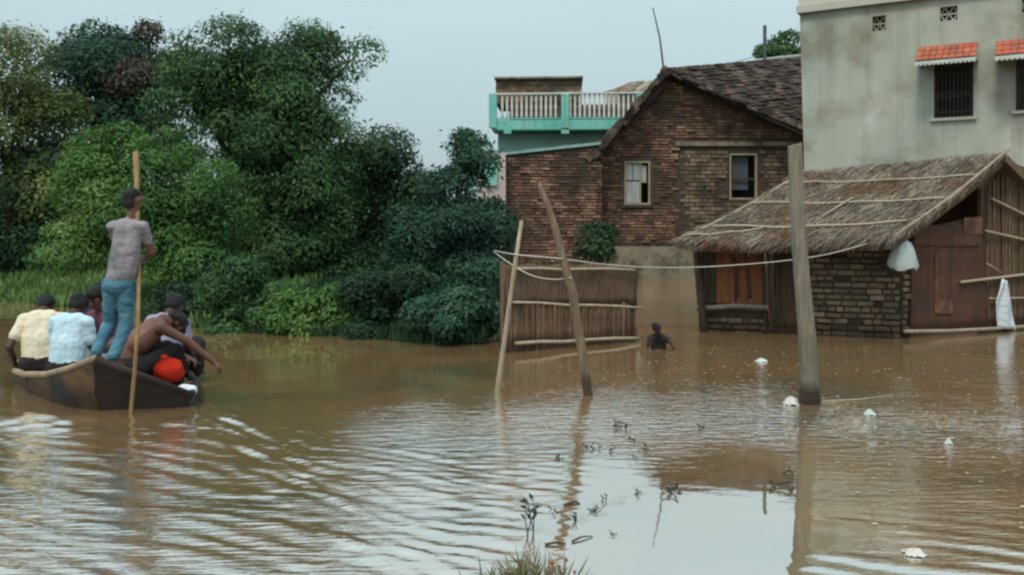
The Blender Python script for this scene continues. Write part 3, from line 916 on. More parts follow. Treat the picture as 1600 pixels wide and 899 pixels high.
# tile courses run level across the triangular slope
rd = random.Random(5)
tl = MB(); tl.box((0, 0, 0), (.5, 0, 0), (0, .5, 0), (0, 0, .5)); tlm = tl.mesh('roof_tile', M['roof_tile'])
ex = (C - A).normalized(); ey = rn.cross(ex).normalized()
if ey.z > 0: ey = -ey                     # down the slope
pw = Vector(parent_world(rs_))
nt_, rest = 0, MB()
dB = (Bp - A).dot(ey)
row_h = .15
k = 0
while k * row_h < dB:
    f = (k + .5) * row_h / dB
    # course runs from the verge A-B to the far edge B-C
    p0 = A.lerp(Bp, f); p1 = C.lerp(Bp, f)
    L = (p1 - p0).length
    s = -rd.uniform(0, .12)
    while s < L:
        wdt = rd.uniform(.16, .42)
        c = p0 + ex * (s + wdt / 2) + rn * (.05 + rd.uniform(0, .05)) 
        tilt = Matrix.Rotation(rd.uniform(-.12, .12), 3, rn)
        X_ = tilt @ ex * wdt * .49; Y_ = (tilt @ ey + rn * rd.uniform(.12, .42)) * row_h * .66; Z_ = rn * .024
        if nt_ < 300:
            o = bpy.data.objects.new('tile', tlm)
            m4 = Matrix((X_ * 2, Y_ * 2, Z_ * 2)).transposed().to_4x4()
            o.matrix_local = Matrix.Translation(c - pw) @ m4
            link(o, rs_); nt_ += 1
        else:
            rest.box(c, X_, Y_, Z_)
        s += wdt
    k += 1
if rest.v:
    tag(rest.build('tiling', M['roof_tile'], rs_), kind='stuff')
# ragged verge tiles down the left edge
for i in range(26):
    p = Lf.lerp(A, i / 25.)
    mb = MB()
    d = (A - Lf).normalized()
    nn = Vector((-d.z, 0, d.x))
    mb.box(p + nn * (-.03 + rd.uniform(-.03, .06)) + Vector((0, -.05, 0)), d * rd.uniform(.10, .15), Vector((0, .25, rd.uniform(-.03, .03))), nn * rd.uniform(.05, .11))
    mb.build('verge_tile', M['roof_tile'], house)
# ragged eaves course along the right verge and ridge
for i in range(24):
    p = A.lerp(Bp, i / 23.)
    mb = MB()
    d = (Bp - A).normalized()
    mb.box(p + rn * (.05 + rd.uniform(-.02, .05)) + ey * .02, d * rd.uniform(.10, .17), rn.cross(d) * rd.uniform(.10, .2), rn * .025)
    mb.build('verge_tile', M['roof_tile'], house)
for i in range(14):
    p = A.lerp(C, (i + .5) / 14)
    mb = MB()
    mb.tube([p - ex * .16 + rn * .02, p + ex * .16 + rn * .04], [.09, .075], 8)
    mb.build('ridge_tile', M['roof_tile'], house)

# ------------------------------------------------------------------ low brick outbuilding left of it
OP = Vector((at(776, 300, 24.6).x, 24.6, 0)); OU = Vector((1, .16, 0)).normalized(); ON = Vector((OU.y, -OU.x, 0))
ow = on_plane(940, 300, OP, OU)[0]
outb = thing('brick_outbuilding', 'low plain brick building with a pale coping joined to the gable house', 'building', OP)
za = on_plane(778, 244, OP, OU)[1]; zb = on_plane(930, 226, OP, OU)[1]
mb = MB()
pp = lambda s, z, d=0: OP + OU * s + Vector((0, 0, z)) - ON * d
mb.slab([pp(0, -.3), pp(ow, -.3), pp(ow, zb), pp(0, za)], .3, ON); mb.build('wall', M['mortar'], outb)
ztop = lambda s: za + (zb - za) * s / ow
brick_wall(OP, OU, ON, lambda s, z: z < ztop(s) - .03, 0, ow, .5, 4.6, .27, .088, outb, M['brick'], keep=300, seed=8, prefer=lambda s, z: z + .5 * s, ragged=.022, gap=.024, proud=.03, wild=.4)
mb = MB()
for i in range(9):
    s0, s1 = ow * i / 9, ow * (i + .96) / 9
    mb = MB()
    mb.hexa([pp(s0, ztop(s0), -.1), pp(s1, ztop(s1), -.1), pp(s1, ztop(s1), .34), pp(s0, ztop(s0), .34),
             pp(s0, ztop(s0) + .07, -.1), pp(s1, ztop(s1) + .07 + rd.uniform(-.01, .02), -.1), pp(s1, ztop(s1) + .07, .34), pp(s0, ztop(s0) + .07, .34)])
    mb.build('coping_stone', M['pale_green'], outb)
for s, sg in ((0, 1), (ow, -1)):
    mb = MB(); mb.slab([pp(s, -.3), pp(s, -.3, 4), pp(s, zb, 4), pp(s, za, .0)], .2, OU * -sg); mb.build('side_wall', M['mortar'], outb)
mb = MB(); mb.slab([pp(0, za - .05, .3), pp(ow, zb - .05, .3), pp(ow, zb + .2, 4), pp(0, za + .2, 4)], .1, Vector((0, 0, 1))); mb.build('roof', M['concrete'], outb)

# ------------------------------------------------------------------ turquoise balcony house behind
D3 = 33
BP_ = Vector((at(768, 200, D3).x, D3, 0)); BU = Vector((1, -.06, 0)).normalized(); BN = Vector((BU.y, -BU.x, 0))
if BN.y > 0: BN = -BN
bal = thing('balcony_house', 'house behind with a turquoise balcony of white balusters and a brick roof tank', 'house', BP_)
bp = lambda px, py, d=0: (lambda q: BP_ + BU * q[0] + Vector((0, 0, q[1])) - BN * d)(on_plane(px, py, BP_, BU))
def bpanel(name, m, x0, y0, x1, y1, d0, d1, parent=bal):
    """block between two picture corners, from d0 to d1 behind the balcony front"""
    a, b = bp(x0, y1), bp(x1, y0)
    s0, s1 = (a - BP_).dot(BU), (b - BP_).dot(BU)
    mb = MB()
    q = lambda s, z, d: BP_ + BU * s + Vector((0, 0, z)) - BN * d
    mb.hexa([q(s0, a.z, d0), q(s1, a.z, d0), q(s1, a.z, d1), q(s0, a.z, d1), q(s0, b.z, d0), q(s1, b.z, d0), q(s1, b.z, d1), q(s0, b.z, d1)])
    return mb.build(name, m, parent)
bpanel('wall', M['pale_green'], 775, 204, 1070, 420, .9, 6)
bpanel('balcony_slab', M['green_paint'], 768, 186, 1070, 203, 0, 1.6)
bpanel('upper_wall', M['mortar'], 790, 150, 1070, 186, 2.2, 6)
bpanel('top_rail', M['cream'], 768, 143, 1070, 148, -.02, .16)
mb = bpanel('bottom_rail', M['green_paint'], 770, 182.5, 1070, 186.5, .01, .14)
for px in (770, 883, 1000):
    bpanel('balcony_pillar', M['green_paint'], px - 6, 147, px + 6, 200, -.06, .2)
for px in (793, 883):
    bpanel('bracket', M['green_paint'], px - 6, 203, px + 6, 209, -.04, .3)
i = 0
x = 777.0
while x < 1066:
    if all(abs(x - q) > 8 for q in (770, 883, 1000)):
        a, b = bp(x, 184, .08), bp(x, 147, .08)
        mb = MB()
        pr = [(0, .045), (.1, .05), (.3, .035), (.5, .052), (.7, .035), (.9, .05), (1, .045)]
        mb.tube([a.lerp(b, t) for t, _ in pr], [r for _, r in pr], 8)
        mb.build('baluster', M['cream'], bal, smooth=True)
    x += 7.6
tank = bpanel('roof_room', M['mortar'], 766, 104, 911, 148, 2.6, 5)
a0 = bp(766, 146, 2.6); b0 = bp(911, 104, 2.6)
s0_ = (bp(766, 146) - BP_).dot(BU); s1_ = (bp(911, 104) - BP_).dot(BU)
brick_wall(BP_ - BN * 2.6, BU, BN, lambda s, z: True, s0_, s1_, bp(800, 145).z, bp(800, 108).z, .3, .1, tank, M['brick'], keep=60, seed=12, ragged=.01)
mb = bpanel('roof_room_slab', M['concrete'], 764, 102, 913, 106.5, 2.4, 5.1)
mb = bpanel('lintel_band', M['concrete'], 868, 125, 911.5, 129, 2.55, 2.7)
# a bit of pale house wall with a blue-green door, half hidden by the tree
sh = thing('small_annex', 'pale washed annex with a turquoise shutter beside the tree', 'building', at(770, 420, 24.2) * 1.0)
sh.location.z = .3
an = MB(); an.slab([at(748, 420, 24.2), at(790, 420, 24.2), at(790, 238, 24.2), at(748, 246, 24.2)], .8, Vector((0, -1, 0))); an.build('wall', M['pink_wall'], sh)
an = MB(); an.slab([at(758, 290, 24.12), at(777, 290, 24.12), at(777, 250, 24.12), at(758, 250, 24.12)], .06, Vector((0, -1, 0))); an.build('shutter', M['green_paint'], sh)
# thatched roof edge, antenna, pole and far roof
fr_ = thing('far_hut_roof', 'dark low thatched roof edge showing above the balcony rail', 'roof', at(985, 140, 37))
mb = MB()
pa = [at(945, 143, 37), at(1020, 143, 37), at(1030, 130, 38), at(985, 133, 38)]
mb.slab(pa, .12, Vector((0, -.4, .9))); mb.build('thatch', M['thatch_under'], fr_)
for i in range(40):
    t = i / 39
    p = pa[0].lerp(pa[1], t); q = pa[3].lerp(pa[2], t)
    mb = MB(); mb.tube([p + Vector((0, -.05, -.05 + rd.uniform(-.05, .03))), q + Vector((0, 0, .08 + rd.uniform(0, .06)))], [.03, .02], 5); mb.build('straw_bundle', M['thatch'], fr_)
mb = MB()
mb.box(at(985, 200, 38), (1.0, 0, 0), (0, .3, 0), (0, 0, 1.5)); mb.build('wall', M['pink_wall'], fr_)
mb = MB(); mb.tube([at(1039, 125, 27), at(1031, 60, 27), at(1020, 12, 27)], [.035, .026, .016], 6)
for f_, ln in ((.9, .14), (.75, .2), (.6, .12)):
    pass
tag(mb.build('antenna_mast', M['steel'], loc=at(1039, 125, 27)), 'thin leaning antenna mast rising behind the tiled gable roof', 'antenna')
mb = MB(); mb.tube([at(1195, 420, 31), at(1195, 100, 31), at(1195, 40, 31)], [.07, .06, .06], 8)
p_ = mb.build('utility_pole', M['steel'], loc=Vector((at(1195, 420, 31).x, 31, 0)))
tag(p_, 'short grey pole standing up behind the far end of the tiled roof', 'pole')
mb = MB(); mb.tube([at(1195, 84, 31), at(1150, 97, 30.4), at(1100, 106, 29.8), at(1050, 110, 27.2)], .012, 5)
tag(mb.build('overhead_wire', M['steel'], loc=at(1195, 84, 31)), 'thin wire running from the short grey pole over the tiled roof', 'wire')
rr = thing('far_tiled_roof', 'dark sheet roof with a pale edge behind the tiled gable roof', 'roof', at(1215, 100, 33))
mb = MB(); mb.slab([at(1175, 104, 32), at(1275, 102, 32), at(1275, 88, 34), at(1182, 96, 34)], .1, Vector((0, -.3, .95))); mb.build('sheet', M['roof_tile'], rr)
mb = MB(); mb.tube([at(1180, 95, 34), at(1225, 90, 34), at(1275, 85, 34)], .06, 6); mb.build('edge_strip', M['shutter'], rr)
mb = MB(); mb.box(at(1235, 200, 35), (1.6, 0, 0), (0, .5, 0), (0, 0, 2.0)); mb.build('wall', M['mortar'], rr)

# ------------------------------------------------------------------ cement plastered building
GD = 20.5
GU = Vector((math.cos(R(31)), -math.sin(R(31)), 0)); GN = Vector((-GU.y * -1, -GU.x, 0)); GN = Vector((GU.y, -GU.x, 0))
GP = Vector((at(1262, 300, GD).x, GD, 0))
grey = thing('cement_building', 'tall grey cement plastered building with red awnings over barred windows', 'building', GP)
gl = on_plane(1680, 200, GP, GU)[0]
cz = on_plane(1250, 22, GP, GU)[1]
gr = lambda x0, y0, x1, y1: rect(GP, GU, x0, y0, x1, y1)
# openings: two barred windows and small ventilators
win = []
for x0, x1, yt0, yb in ((1459, 1521, 98, 184), (1587, 1652, 90, 172)):
    s0 = on_plane(x0, 150, GP, GU)[0]; s1 = on_plane(x1, 150, GP, GU)[0]
    win.append((s0, s1, on_plane((x0 + x1) / 2, yb, GP, GU)[1], on_plane((x0 + x1) / 2, yt0, GP, GU)[1]))
vents = []
for x0, x1, y0, y1 in ((1363, 1384, 25, 48), (1469, 1496, 10, 32), (1597, 1624, -6, 18)):
    s0 = on_plane(x0, 30, GP, GU)[0]; s1 = on_plane(x1, 30, GP, GU)[0]
    vents.append((s0, s1, on_plane((x0 + x1) / 2, y1, GP, GU)[1], on_plane((x0 + x1) / 2, y0, GP, GU)[1]))
gw, GN = wall_holes(GP, GU, 0, gl, -.3, cz, win + vents, .22, 'wall', M['plaster'], grey)
gpt = lambda s, z, d=0: GP + GU * s + Vector((0, 0, z)) - GN * d
# the corner leans very slightly, as hand-built corners do
for v in gw.data.vertices:
    s_ = Vector((v.co.x, v.co.y, 0)).dot(GU)
    if s_ < .01:
        v.co.x -= .055 * (v.co.z / cz) * 3.2 * GU.x
        v.co.y -= .055 * (v.co.z / cz) * 3.2 * GU.y
mb = MB(); mb.hexa([gpt(.02, -.3, .01), gpt(.12, -.3, .3), gpt(.12, -.3, 6), gpt(.02, -.3, 6), gpt(-.17, cz, .01), gpt(-.05, cz, .3), gpt(-.05, cz, 6), gpt(-.17, cz, 6)])
mb.build('side_wall', M['plaster'], grey)
mb = MB(); mb.hexa([gpt(-.22, cz, -.12), gpt(gl, cz, -.12), gpt(gl, cz, 6), gpt(-.22, cz, 6), gpt(-.24, cz + .16, -.12), gpt(gl, cz + .16, -.12), gpt(gl, cz + .16, 6), gpt(-.24, cz + .16, 6)])
mb.build('cornice', M['parapet'], grey)
mb = MB(); mb.hexa([gpt(-.2, cz + .16, -.03), gpt(gl, cz + .16, -.03), gpt(gl, cz + .16, .15), gpt(-.2, cz + .16, .15), gpt(-.22, cz + 1.1, -.03), gpt(gl, cz + 1.1, -.03), gpt(gl, cz + 1.1, .15), gpt(-.22, cz + 1.1, .15)])
mb.build('parapet', M['parapet'], grey)
for i, (a, b, lo, hi) in enumerate(win):
    fr = MB()
    t = .04
    fr.box(gpt(a + t / 2, (lo + hi) / 2, .12), GU * t / 2, GN * .03, Vector((0, 0, (hi - lo) / 2)))
    fr.box(gpt(b - t / 2, (lo + hi) / 2, .12), GU * t / 2, GN * .03, Vector((0, 0, (hi - lo) / 2)))
    fr.box(gpt((a + b) / 2, lo + t / 2, .12), GU * ((b - a) / 2 - t), GN * .028, Vector((0, 0, t / 2)))
    fr.box(gpt((a + b) / 2, hi - t / 2, .12), GU * ((b - a) / 2 - t), GN * .028, Vector((0, 0, t / 2)))
    wv = fr.build('window', M['dark_iron'], grey)
    for k in range(9):
        s = a + (b - a) * (k + 1) / 10
        g = MB(); g.tube([gpt(s, lo, .1), gpt(s, hi, .1)], .011, 6); g.build('bar', M['dark_iron'], wv)
    for zf in (.12, .4, .47, .8):
        g = MB(); g.box(gpt((a + b) / 2, lo + (hi - lo) * zf, .115), GU * (b - a) / 2, GN * .006, Vector((0, 0, .014))); g.build('crossbar', M['dark_iron'], wv)
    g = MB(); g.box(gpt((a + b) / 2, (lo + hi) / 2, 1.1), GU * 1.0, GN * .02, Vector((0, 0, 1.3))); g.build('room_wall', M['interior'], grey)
    g = MB(); g.box(gpt((a + b) / 2, lo - .03, -.02), GU * ((b - a) / 2 + .06), GN * .05, Vector((0, 0, .03))); g.build('sill', M['parapet'], wv)
for (a, b, lo, hi) in vents:
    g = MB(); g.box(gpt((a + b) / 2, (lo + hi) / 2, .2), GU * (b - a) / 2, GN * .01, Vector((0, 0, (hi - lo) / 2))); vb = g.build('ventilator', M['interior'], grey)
    for k in range(2):
        for sg in (1, -1):
            g = MB()
            c0 = gpt(a + (b - a) * (.25 + .5 * k), lo, .1); c1 = gpt(a + (b - a) * (.25 + .5 * k) + sg * (b - a) * .25, (lo + hi) / 2, .1); c2 = gpt(a + (b - a) * (.25 + .5 * k), hi, .1)
            g.tube([c0, c1, c2], .018, 6); g.build('grille_bar', M['plaster'], vb)
    g = MB(); g.box(gpt((a + b) / 2, (lo + hi) / 2, .1), GU * (b - a) / 2, GN * .02, Vector((0, 0, .018))); g.build('grille_bar', M['plaster'], vb)
# awnings: concrete slab with red tiles and a scalloped white fringe
for i, (x0, x1, yt, yb) in enumerate(((1436, 1529, 72, 97), (1557, 1666, 62, 86))):
    s0, s1 = on_plane(x0, 90, GP, GU)[0], on_plane(x1, 90, GP, GU)[0]
    zt = on_plane((x0 + x1) / 2, yt, GP, GU)[1]; zb_ = zt - .40
    outd = .70
    aw = MB()
    q = [gpt(s0, zb_, -outd), gpt(s1, zb_, -outd), gpt(s1, zt, 0), gpt(s0, zt, 0)]
    nrm = (q[1] - q[0]).cross(q[3] - q[0]).normalized()
    if nrm.z < 0: nrm = -nrm
    aw.slab(q, .06, nrm)
    ao = aw.build('awning', M['parapet'], grey)
    ncol = 9
    for c in range(ncol):
        f0 = (c + .5) / ncol
        for r_ in range(3):
            g0, g1 = r_ / 3, (r_ + 1.12) / 3
            p0 = q[3].lerp(q[2], f0).lerp(q[0].lerp(q[1], f0), g0) + nrm * (.016 + .0)
            p1 = q[3].lerp(q[2], f0).lerp(q[0].lerp(q[1], f0), min(g1, 1.03)) + nrm * .03
            g = MB()
            wd_ = (s1 - s0) / ncol * .49
            side = GU * wd_
            dn = (p1 - p0)
            g.hexa([p0 - side, p0 + side, p1 + side, p1 - side, p0 - side * .8 + nrm * .018, p0 + side * .8 + nrm * .018, p1 + side * .8 + nrm * .02, p1 - side * .8 + nrm * .02])
            g.build('awning_tile', M['awning'], ao)
    g = MB(); g.box((q[0] + q[1]) / 2 - Vector((0, 0, .03)) + GN * .015, GU * (s1 - s0) / 2, GN * .02, Vector((0, 0, .03))); fo = g.build('fascia', M['white'], ao)
    for c in range(14):
        p = q[0].lerp(q[1], (c + .5) / 14) - Vector((0, 0, .06)) + GN * .02
        g = MB(); g.tube([p + GN * .012, p - GN * .012], (s1 - s0) / 34, 10); g.build('scallop', M['white'], fo)
    g = MB(); g.slab([gpt(s1 - .001, zb_, -outd), gpt(s1 - .001, zt, -.001), gpt(s1 - .001, zb_, -.001)], .05, GU); g.build('side_cheek', M['parapet'], ao)
    g = MB(); g.slab([gpt(s0 + .05, zb_, -outd), gpt(s0 + .05, zb_, -.001), gpt(s0 + .05, zt, -.001)], .05, GU); g.build('side_cheek', M['parapet'], ao)

# ------------------------------------------------------------------ thatched hut
F0 = Vector((2.75, 13.15, 0)); F1 = Vector((5.32, 12.3, 0)); G1 = Vector((8.9, 14.0, 0))
hut = thing('thatched_hut', 'low crooked hut with a straw roof, brick front and rusty door standing in the water', 'hut', (F0 + G1) / 2)
EL, ER = at(1066, 376, 12.75), at(1398, 372, 11.75)
RL, RR = at(1258, 270, 14.6), at(1572, 240, 12.95)
def roofp(u, v, h=0):
    p = EL.lerp(ER, u).lerp(RL.lerp(RR, u), v)
    sag = -.05 * math.sin(math.pi * v) - .04 * math.sin(math.pi * u) * (1 - v)
    return p + RN * h + Vector((0, 0, sag))
RN = Vector((0, 0, 1))
RN = (ER - EL).cross(RL - EL).normalized()
if RN.z < 0: RN = -RN
mb = MB()
nu, nv = 26, 14
hs = {}
for j in range(nv + 1):
    for i in range(nu + 1):
        u_, v_ = i / nu, j / nv
        hs[i, j] = len(mb.v)
        mb.v.append(tuple(roofp(u_, v_, .03 * math.sin(i * 1.3 + j * .7) * .5 + rd.uniform(-.012, .012))))
for j in range(nv + 1):
    for i in range(nu + 1):
        mb.v.append(tuple(roofp(i / nu, j / nv, -.15)))
N_ = (nu + 1) * (nv + 1)
for j in range(nv):
    for i in range(nu):
        a = hs[i, j]
        mb.f.append((a, a + 1, a + nu + 2, a + nu + 1))
        mb.f.append((N_ + a + nu + 1, N_ + a + nu + 2, N_ + a + 1, N_ + a))
for i in range(nu):
    for j in (0, nv):
        a = hs[i, j]; mb.f.append((a, N_ + a, N_ + a + 1, a + 1) if j == 0 else (a + 1, N_ + a + 1, N_ + a, a))
for j in range(nv):
    for i in (0, nu):
        a = hs[i, j]; b = hs[i, j + 1]; mb.f.append((a, b, N_ + b, N_ + a) if i == 0 else (b, a, N_ + a, N_ + b))
roof = mb.build('thatch_roof', M['thatch_under'], hut)
# straw: strands lying down the slope, and a ragged fringe at the eave
g = np.random.default_rng(44)
def straw(n, ulo, uhi, vlo, vhi, lmin, lmax, lift, spread, wd, down=None):
    out_ = []
    for i in range(n):
        u_, v_ = g.uniform(ulo, uhi), g.uniform(vlo, vhi)
        p = roofp(u_, v_, g.uniform(.0, lift))
        d = (roofp(u_, v_ - .02) - roofp(u_, v_)).normalized()
        sd = RN.cross(d).normalized()
        d = (d + sd * g.normal() * spread + RN * g.normal() * .05 + (down or Vector((0, 0, 0)))).normalized()
        L = g.uniform(lmin, lmax)
        w_ = g.uniform(.5, 1.2) * wd
        tip = p + d * L
        m_ = p + d * L * .5 + RN * .012
        sv = d.cross(RN).normalized() * w_
        out_.append([p[:], (m_ + sv)[:], tip[:], (m_ - sv)[:]])
    return np.array(out_)
st = np.concatenate([straw(21000, -.01, 1.01, .02, 1.02, .15, .45, .035, .16, .007),
                     straw(5200, -.01, 1.0, -.005, .06, .10, .24, .03, .15, .006, Vector((0, 0, -.8))),
                     straw(1600, -.015, .02, .0, 1.0, .15, .3, .03, .25, .006),
                     straw(1500, .98, 1.005, .0, 1.0, .12, .28, .03, .2, .006)])
so = bpy.data.objects.new('straw', quad_mesh('straw', st - np.array(parent_world(roof)[:]), M['thatch']))
link(so, roof); tag(so, kind='stuff')
# rear slope
BLk, BRk = RL + Vector((2.3, 1.9, -1.25)), RR + Vector((2.2, 1.6, -1.2))
mb = MB(); nn = (BRk - RR).cross(RL - RR).normalized(); nn = nn if nn.z > 0 else -nn
mb.slab([RL, RR, BRk, BLk], .14, nn); rear = mb.build('rear_roof', M['thatch_under'], hut)
# bamboo poles tied over the straw
def roof_pole(pts, r):
    mb = MB(); mb.tube(pts, r, 7); mb.build('roof_pole', M['bamboo'], roof, smooth=True)
for (u0, v0, u1, v1, r) in ((.02, .78, .995, .70, .012), (.02, .50, .995, .43, .013), (.06, .15, .97, .15, .015), (.0, .0, .32, .12, .012)):
    roof_pole([roofp(u0 + (u1 - u0) * t, v0 + (v1 - v0) * t + .008 * math.sin(9 * t), .07 + .012 * math.sin(t * 14)) for t in [k / 12 for k in range(13)]], r)
roof_pole([roofp(.52, .27, .08), roofp(.535, .50, .09)], .016)
roof_pole([roofp(1.0, v, .03) for v in (0, .3, .6, 1.03)], .022)
roof_pole([roofp(0.0, v, .03) for v in (0, .3, .6, 1.0)], .02)
# front wall frame
FU = (F1 - F0).normalized(); FN = Vector((FU.y, -FU.x, 0))
fp = lambda s, z, d=0: F0 + FU * s + Vector((0, 0, z)) - FN * d
fl = (F1 - F0).length
fs = lambda px: on_plane(px, 450, F0, FU)[0]
fz = lambda px, py: on_plane(px, py, F0, FU)[1]
mb = MB(); a, b = fs(1096), fs(1092)
mb.tube([fp(fs(1104), -.3, -.1), fp(fs(1094), .7, -.1), fp(fs(1086), 1.5, -.1)], [.06, .055, .05], 8); mb.build('corner_post', M['old_wood'], hut, smooth=True)
for x0, x1 in ((1100, 1117), (1119, 1147), (1151, 1167), (1169, 1190)):
    z0, z1 = fz(x0, 474), 1.34
    mb = MB(); mb.box((fp((fs(x0) + fs(x1)) / 2, (z0 + z1) / 2, .05)), FU * (fs(x1) - fs(x0)) / 2, FN * .014, Vector((0, 0, (z1 - z0) / 2)))
    mb.build('plank', M['old_wood'] if x0 == 1100 else M['plank'], hut)
for px in (1149, 1168, 1193, 1203, 1214):
    mb = MB(); mb.tube([fp(fs(px + 4), -.2 if px > 1190 else .5, .02), fp(fs(px), .9, .0), fp(fs(px - 5), 1.34, .0)], .026 if px > 1190 else .02, 7); mb.build('upright', M['old_wood'], hut, smooth=True)
mb = MB(); mb.tube([fp(fs(1088), fz(1090, 482), -.06), fp(fs(1150), fz(1150, 478), -.05), fp(fs(1200), fz(1200, 480), -.05)], [.035, .04, .035], 8); mb.build('rail', M['post'], hut, smooth=True)
# lattice panel beside the uprights
mb = MB(); mb.box(fp((fs(1208) + fs(1272)) / 2, .55, .06), FU * (fs(1272) - fs(1208)) / 2, FN * .01, Vector((0, 0, .78))); lp = mb.build('lattice_panel', M['mat'], hut)
for k in range(15):
    s = fs(1206) + (fs(1262) - fs(1206)) * k / 14
    for sg in (-1, 1):
        mb = MB(); mb.tube([fp(s - sg * .1, -.1, .03 + .012 * sg), fp(s + sg * .12, .7, .03 + .012 * sg), fp(s - sg * .05, 1.32, .03 + .012 * sg)], .009, 5); mb.build('lattice_strip', M['reed_dark'], lp)
# low brick course below the planks, and the brick panel on the other side
mb = MB(); mb.slab([fp(fs(1100), -.3, .05), fp(fs(1200), -.3, .05), fp(fs(1200), fz(1150, 486), .05), fp(fs(1100), fz(1150, 486), .05)], .15, FN); lowb = mb.build('low_wall', M['mortar_dark'], hut)
brick_wall(F0 - FN * .05, FU, FN, lambda s, z: True, fs(1102), fs(1198), -.05, fz(1150, 488), .21, .085, lowb, M['brick_grey'], seed=15, proud=.03, gap=.018, ragged=.024, depth=.1, wild=1)
mb = MB(); mb.slab([fp(fs(1264), -.3), fp(fl, -.3), fp(fl, 1.36), fp(fs(1264), 1.33)], .2, FN); bwp = mb.build('brick_panel', M['mortar_dark'], hut)
brick_wall(F0, FU, FN, lambda s, z: True, fs(1264), fl, -.09, 1.33, .22, .085, bwp, M['brick_grey'], seed=16, proud=.03, gap=.022, ragged=.028, depth=.1, wild=1)
# gable end
U2 = (G1 - F1).normalized(); N2 = Vector((U2.y, -U2.x, 0))
g2 = lambda s, z, d=0: F1 + U2 * s + Vector((0, 0, z)) - N2 * d
s2 = lambda px: on_plane(px, 450, F1, U2)[0]
z2 = lambda px, py: on_plane(px, py, F1, U2)[1]
mb = MB(); mb.slab([g2(.02, -.3), g2(s2(1421), -.3), g2(s2(1421), 1.55), g2(.02, 1.5)], .15, N2); gb = mb.build('corner_pier', M['mortar_dark'], hut)
brick_wall(F1, U2, N2, lambda s, z: True, .05, s2(1420), .08, 1.4, .2, .09, gb, M['brick_grey'], seed=17, proud=.03, gap=.02, ragged=.025, depth=.1, wild=1)
q = [g2(s2(1421), z2(1421, 514), -.03), g2(s2(1540), z2(1540, 512), -.03), g2(s2(1530), z2(1530, 338), -.03), g2(s2(1470), z2(1470, 350), -.03), g2(s2(1421), z2(1421, 376), -.03)]
mb = MB(); mb.slab(q, .03, N2); door = mb.build('rusty_door', M['rust'], hut)
tag(door, 'rust brown sheet door with a pale patch')
def door_bit(name, m, x0, y0, x1, y1, d=-.05, t=.015):
    mb = MB(); mb.slab([g2(s2(x0), z2(x0, y1), d), g2(s2(x1), z2(x1, y1), d), g2(s2(x1), z2(x1, y0), d), g2(s2(x0), z2(x0, y0), d)], t, N2)
    return mb.build(name, m, door)
door_bit('patch', M['rust_patch'], 1461, 468, 1484, 490)
door_bit('strip', M['rust_patch'], 1457, 400, 1461, 488, -.048)
door_bit('top_sheet', M['rust'], 1424, 352, 1526, 384, -.052)
door_bit('corner_patch', M['rust_patch'], 1501, 340, 1530, 366, -.06)
door_bit('door_edge', M['rust'], 1419, 392, 1424, 514, -.055, .03)
# reed wall to the right of the door
rx = 1534.0
while rx < 1700:
    s = s2(rx)
    zt_ = 2.45 - .02 * abs(rx - 1575) * .5
    mb = MB(); mb.tube([g2(s, -.15, -.01 + rd.uniform(-.012, .012)), g2(s + rd.uniform(-.02, .02), zt_ / 2, rd.uniform(-.02, .01)), g2(s + rd.uniform(-.03, .03), zt_, 0)], [rd.uniform(.011, .019)] * 3, 5)
    mb.build('reed', M['reed_dark'], hut)
    rx += 3.4
mb = MB(); mb.slab([g2(s2(1532), -.3, .03), g2(s2(1700), -.3, .03), g2(s2(1700), 2.2, .03), g2(s2(1572), 2.5, .03), g2(s2(1532), 2.3, .03)], .02, N2); mb.build('reed_backing', M['mat'], hut)
for x0, y0, x1, y1, r in ((1495, 441, 1690, 420, .022), (1534, 361, 1690, 398, .018), (1544, 311, 1690, 384, .02), (1540, 466, 1690, 466, .012), (1536, 412, 1560, 427, .012)):
    mb = MB(); mb.tube([g2(s2(x0), z2(x0, y0), -.06), g2((s2(x0) + s2(x1)) / 2, (z2(x0, y0) + z2(x1, y1)) / 2 + .01, -.05), g2(s2(x1), z2(x1, y1), -.06)], r, 7); mb.build('wall_pole', M['bamboo'], hut, smooth=True)
mb = MB(); mb.tube([g2(s2(1404), z2(1404, 517), -.1), g2(s2(1470), z2(1470, 516.5), -.1), g2(s2(1540), z2(1540, 513), -.1), g2(s2(1690), z2(1690, 503), -.1)], .028, 8); mb.build('sill_pole', M['bamboo'], hut, smooth=True)
# dark room behind
mb = MB(); mb.slab([F0 + Vector((1.9, 3.6, -.3)), G1 + Vector((.6, 2.6, -.3)), G1 + Vector((.6, 2.6, 1.7)), F0 + Vector((1.9, 3.6, 1.5))], .05, Vector((0, -1, 0))); mb.build('back_wall', M['mat'], hut)
mb = MB(); mb.slab([F0 + Vector((.1, .1, -.3)), F0 + Vector((1.9, 3.6, -.3)), F0 + Vector((1.9, 3.6, 1.9)), F0 + Vector((.1, .1, 1.3))], .05, Vector((-1, .4, 0))); mb.build('side_wall', M['mat'], hut)
for t in (0.02, .5, .98):
    p = F0.lerp(F1, t); 
    mb = MB(); mb.tube([Vector((p.x, p.y + .12, 1.36)), Vector((p.x, p.y + .12, -.3))], .04, 6); mb.build('inner_post', M['old_wood'], hut)
mb = MB(); mb.tube([RL + Vector((.2, .0, -.2)), RR + Vector((-.1, .0, -.2))], .05, 7); mb.build('ridge_beam', M['old_wood'], hut)

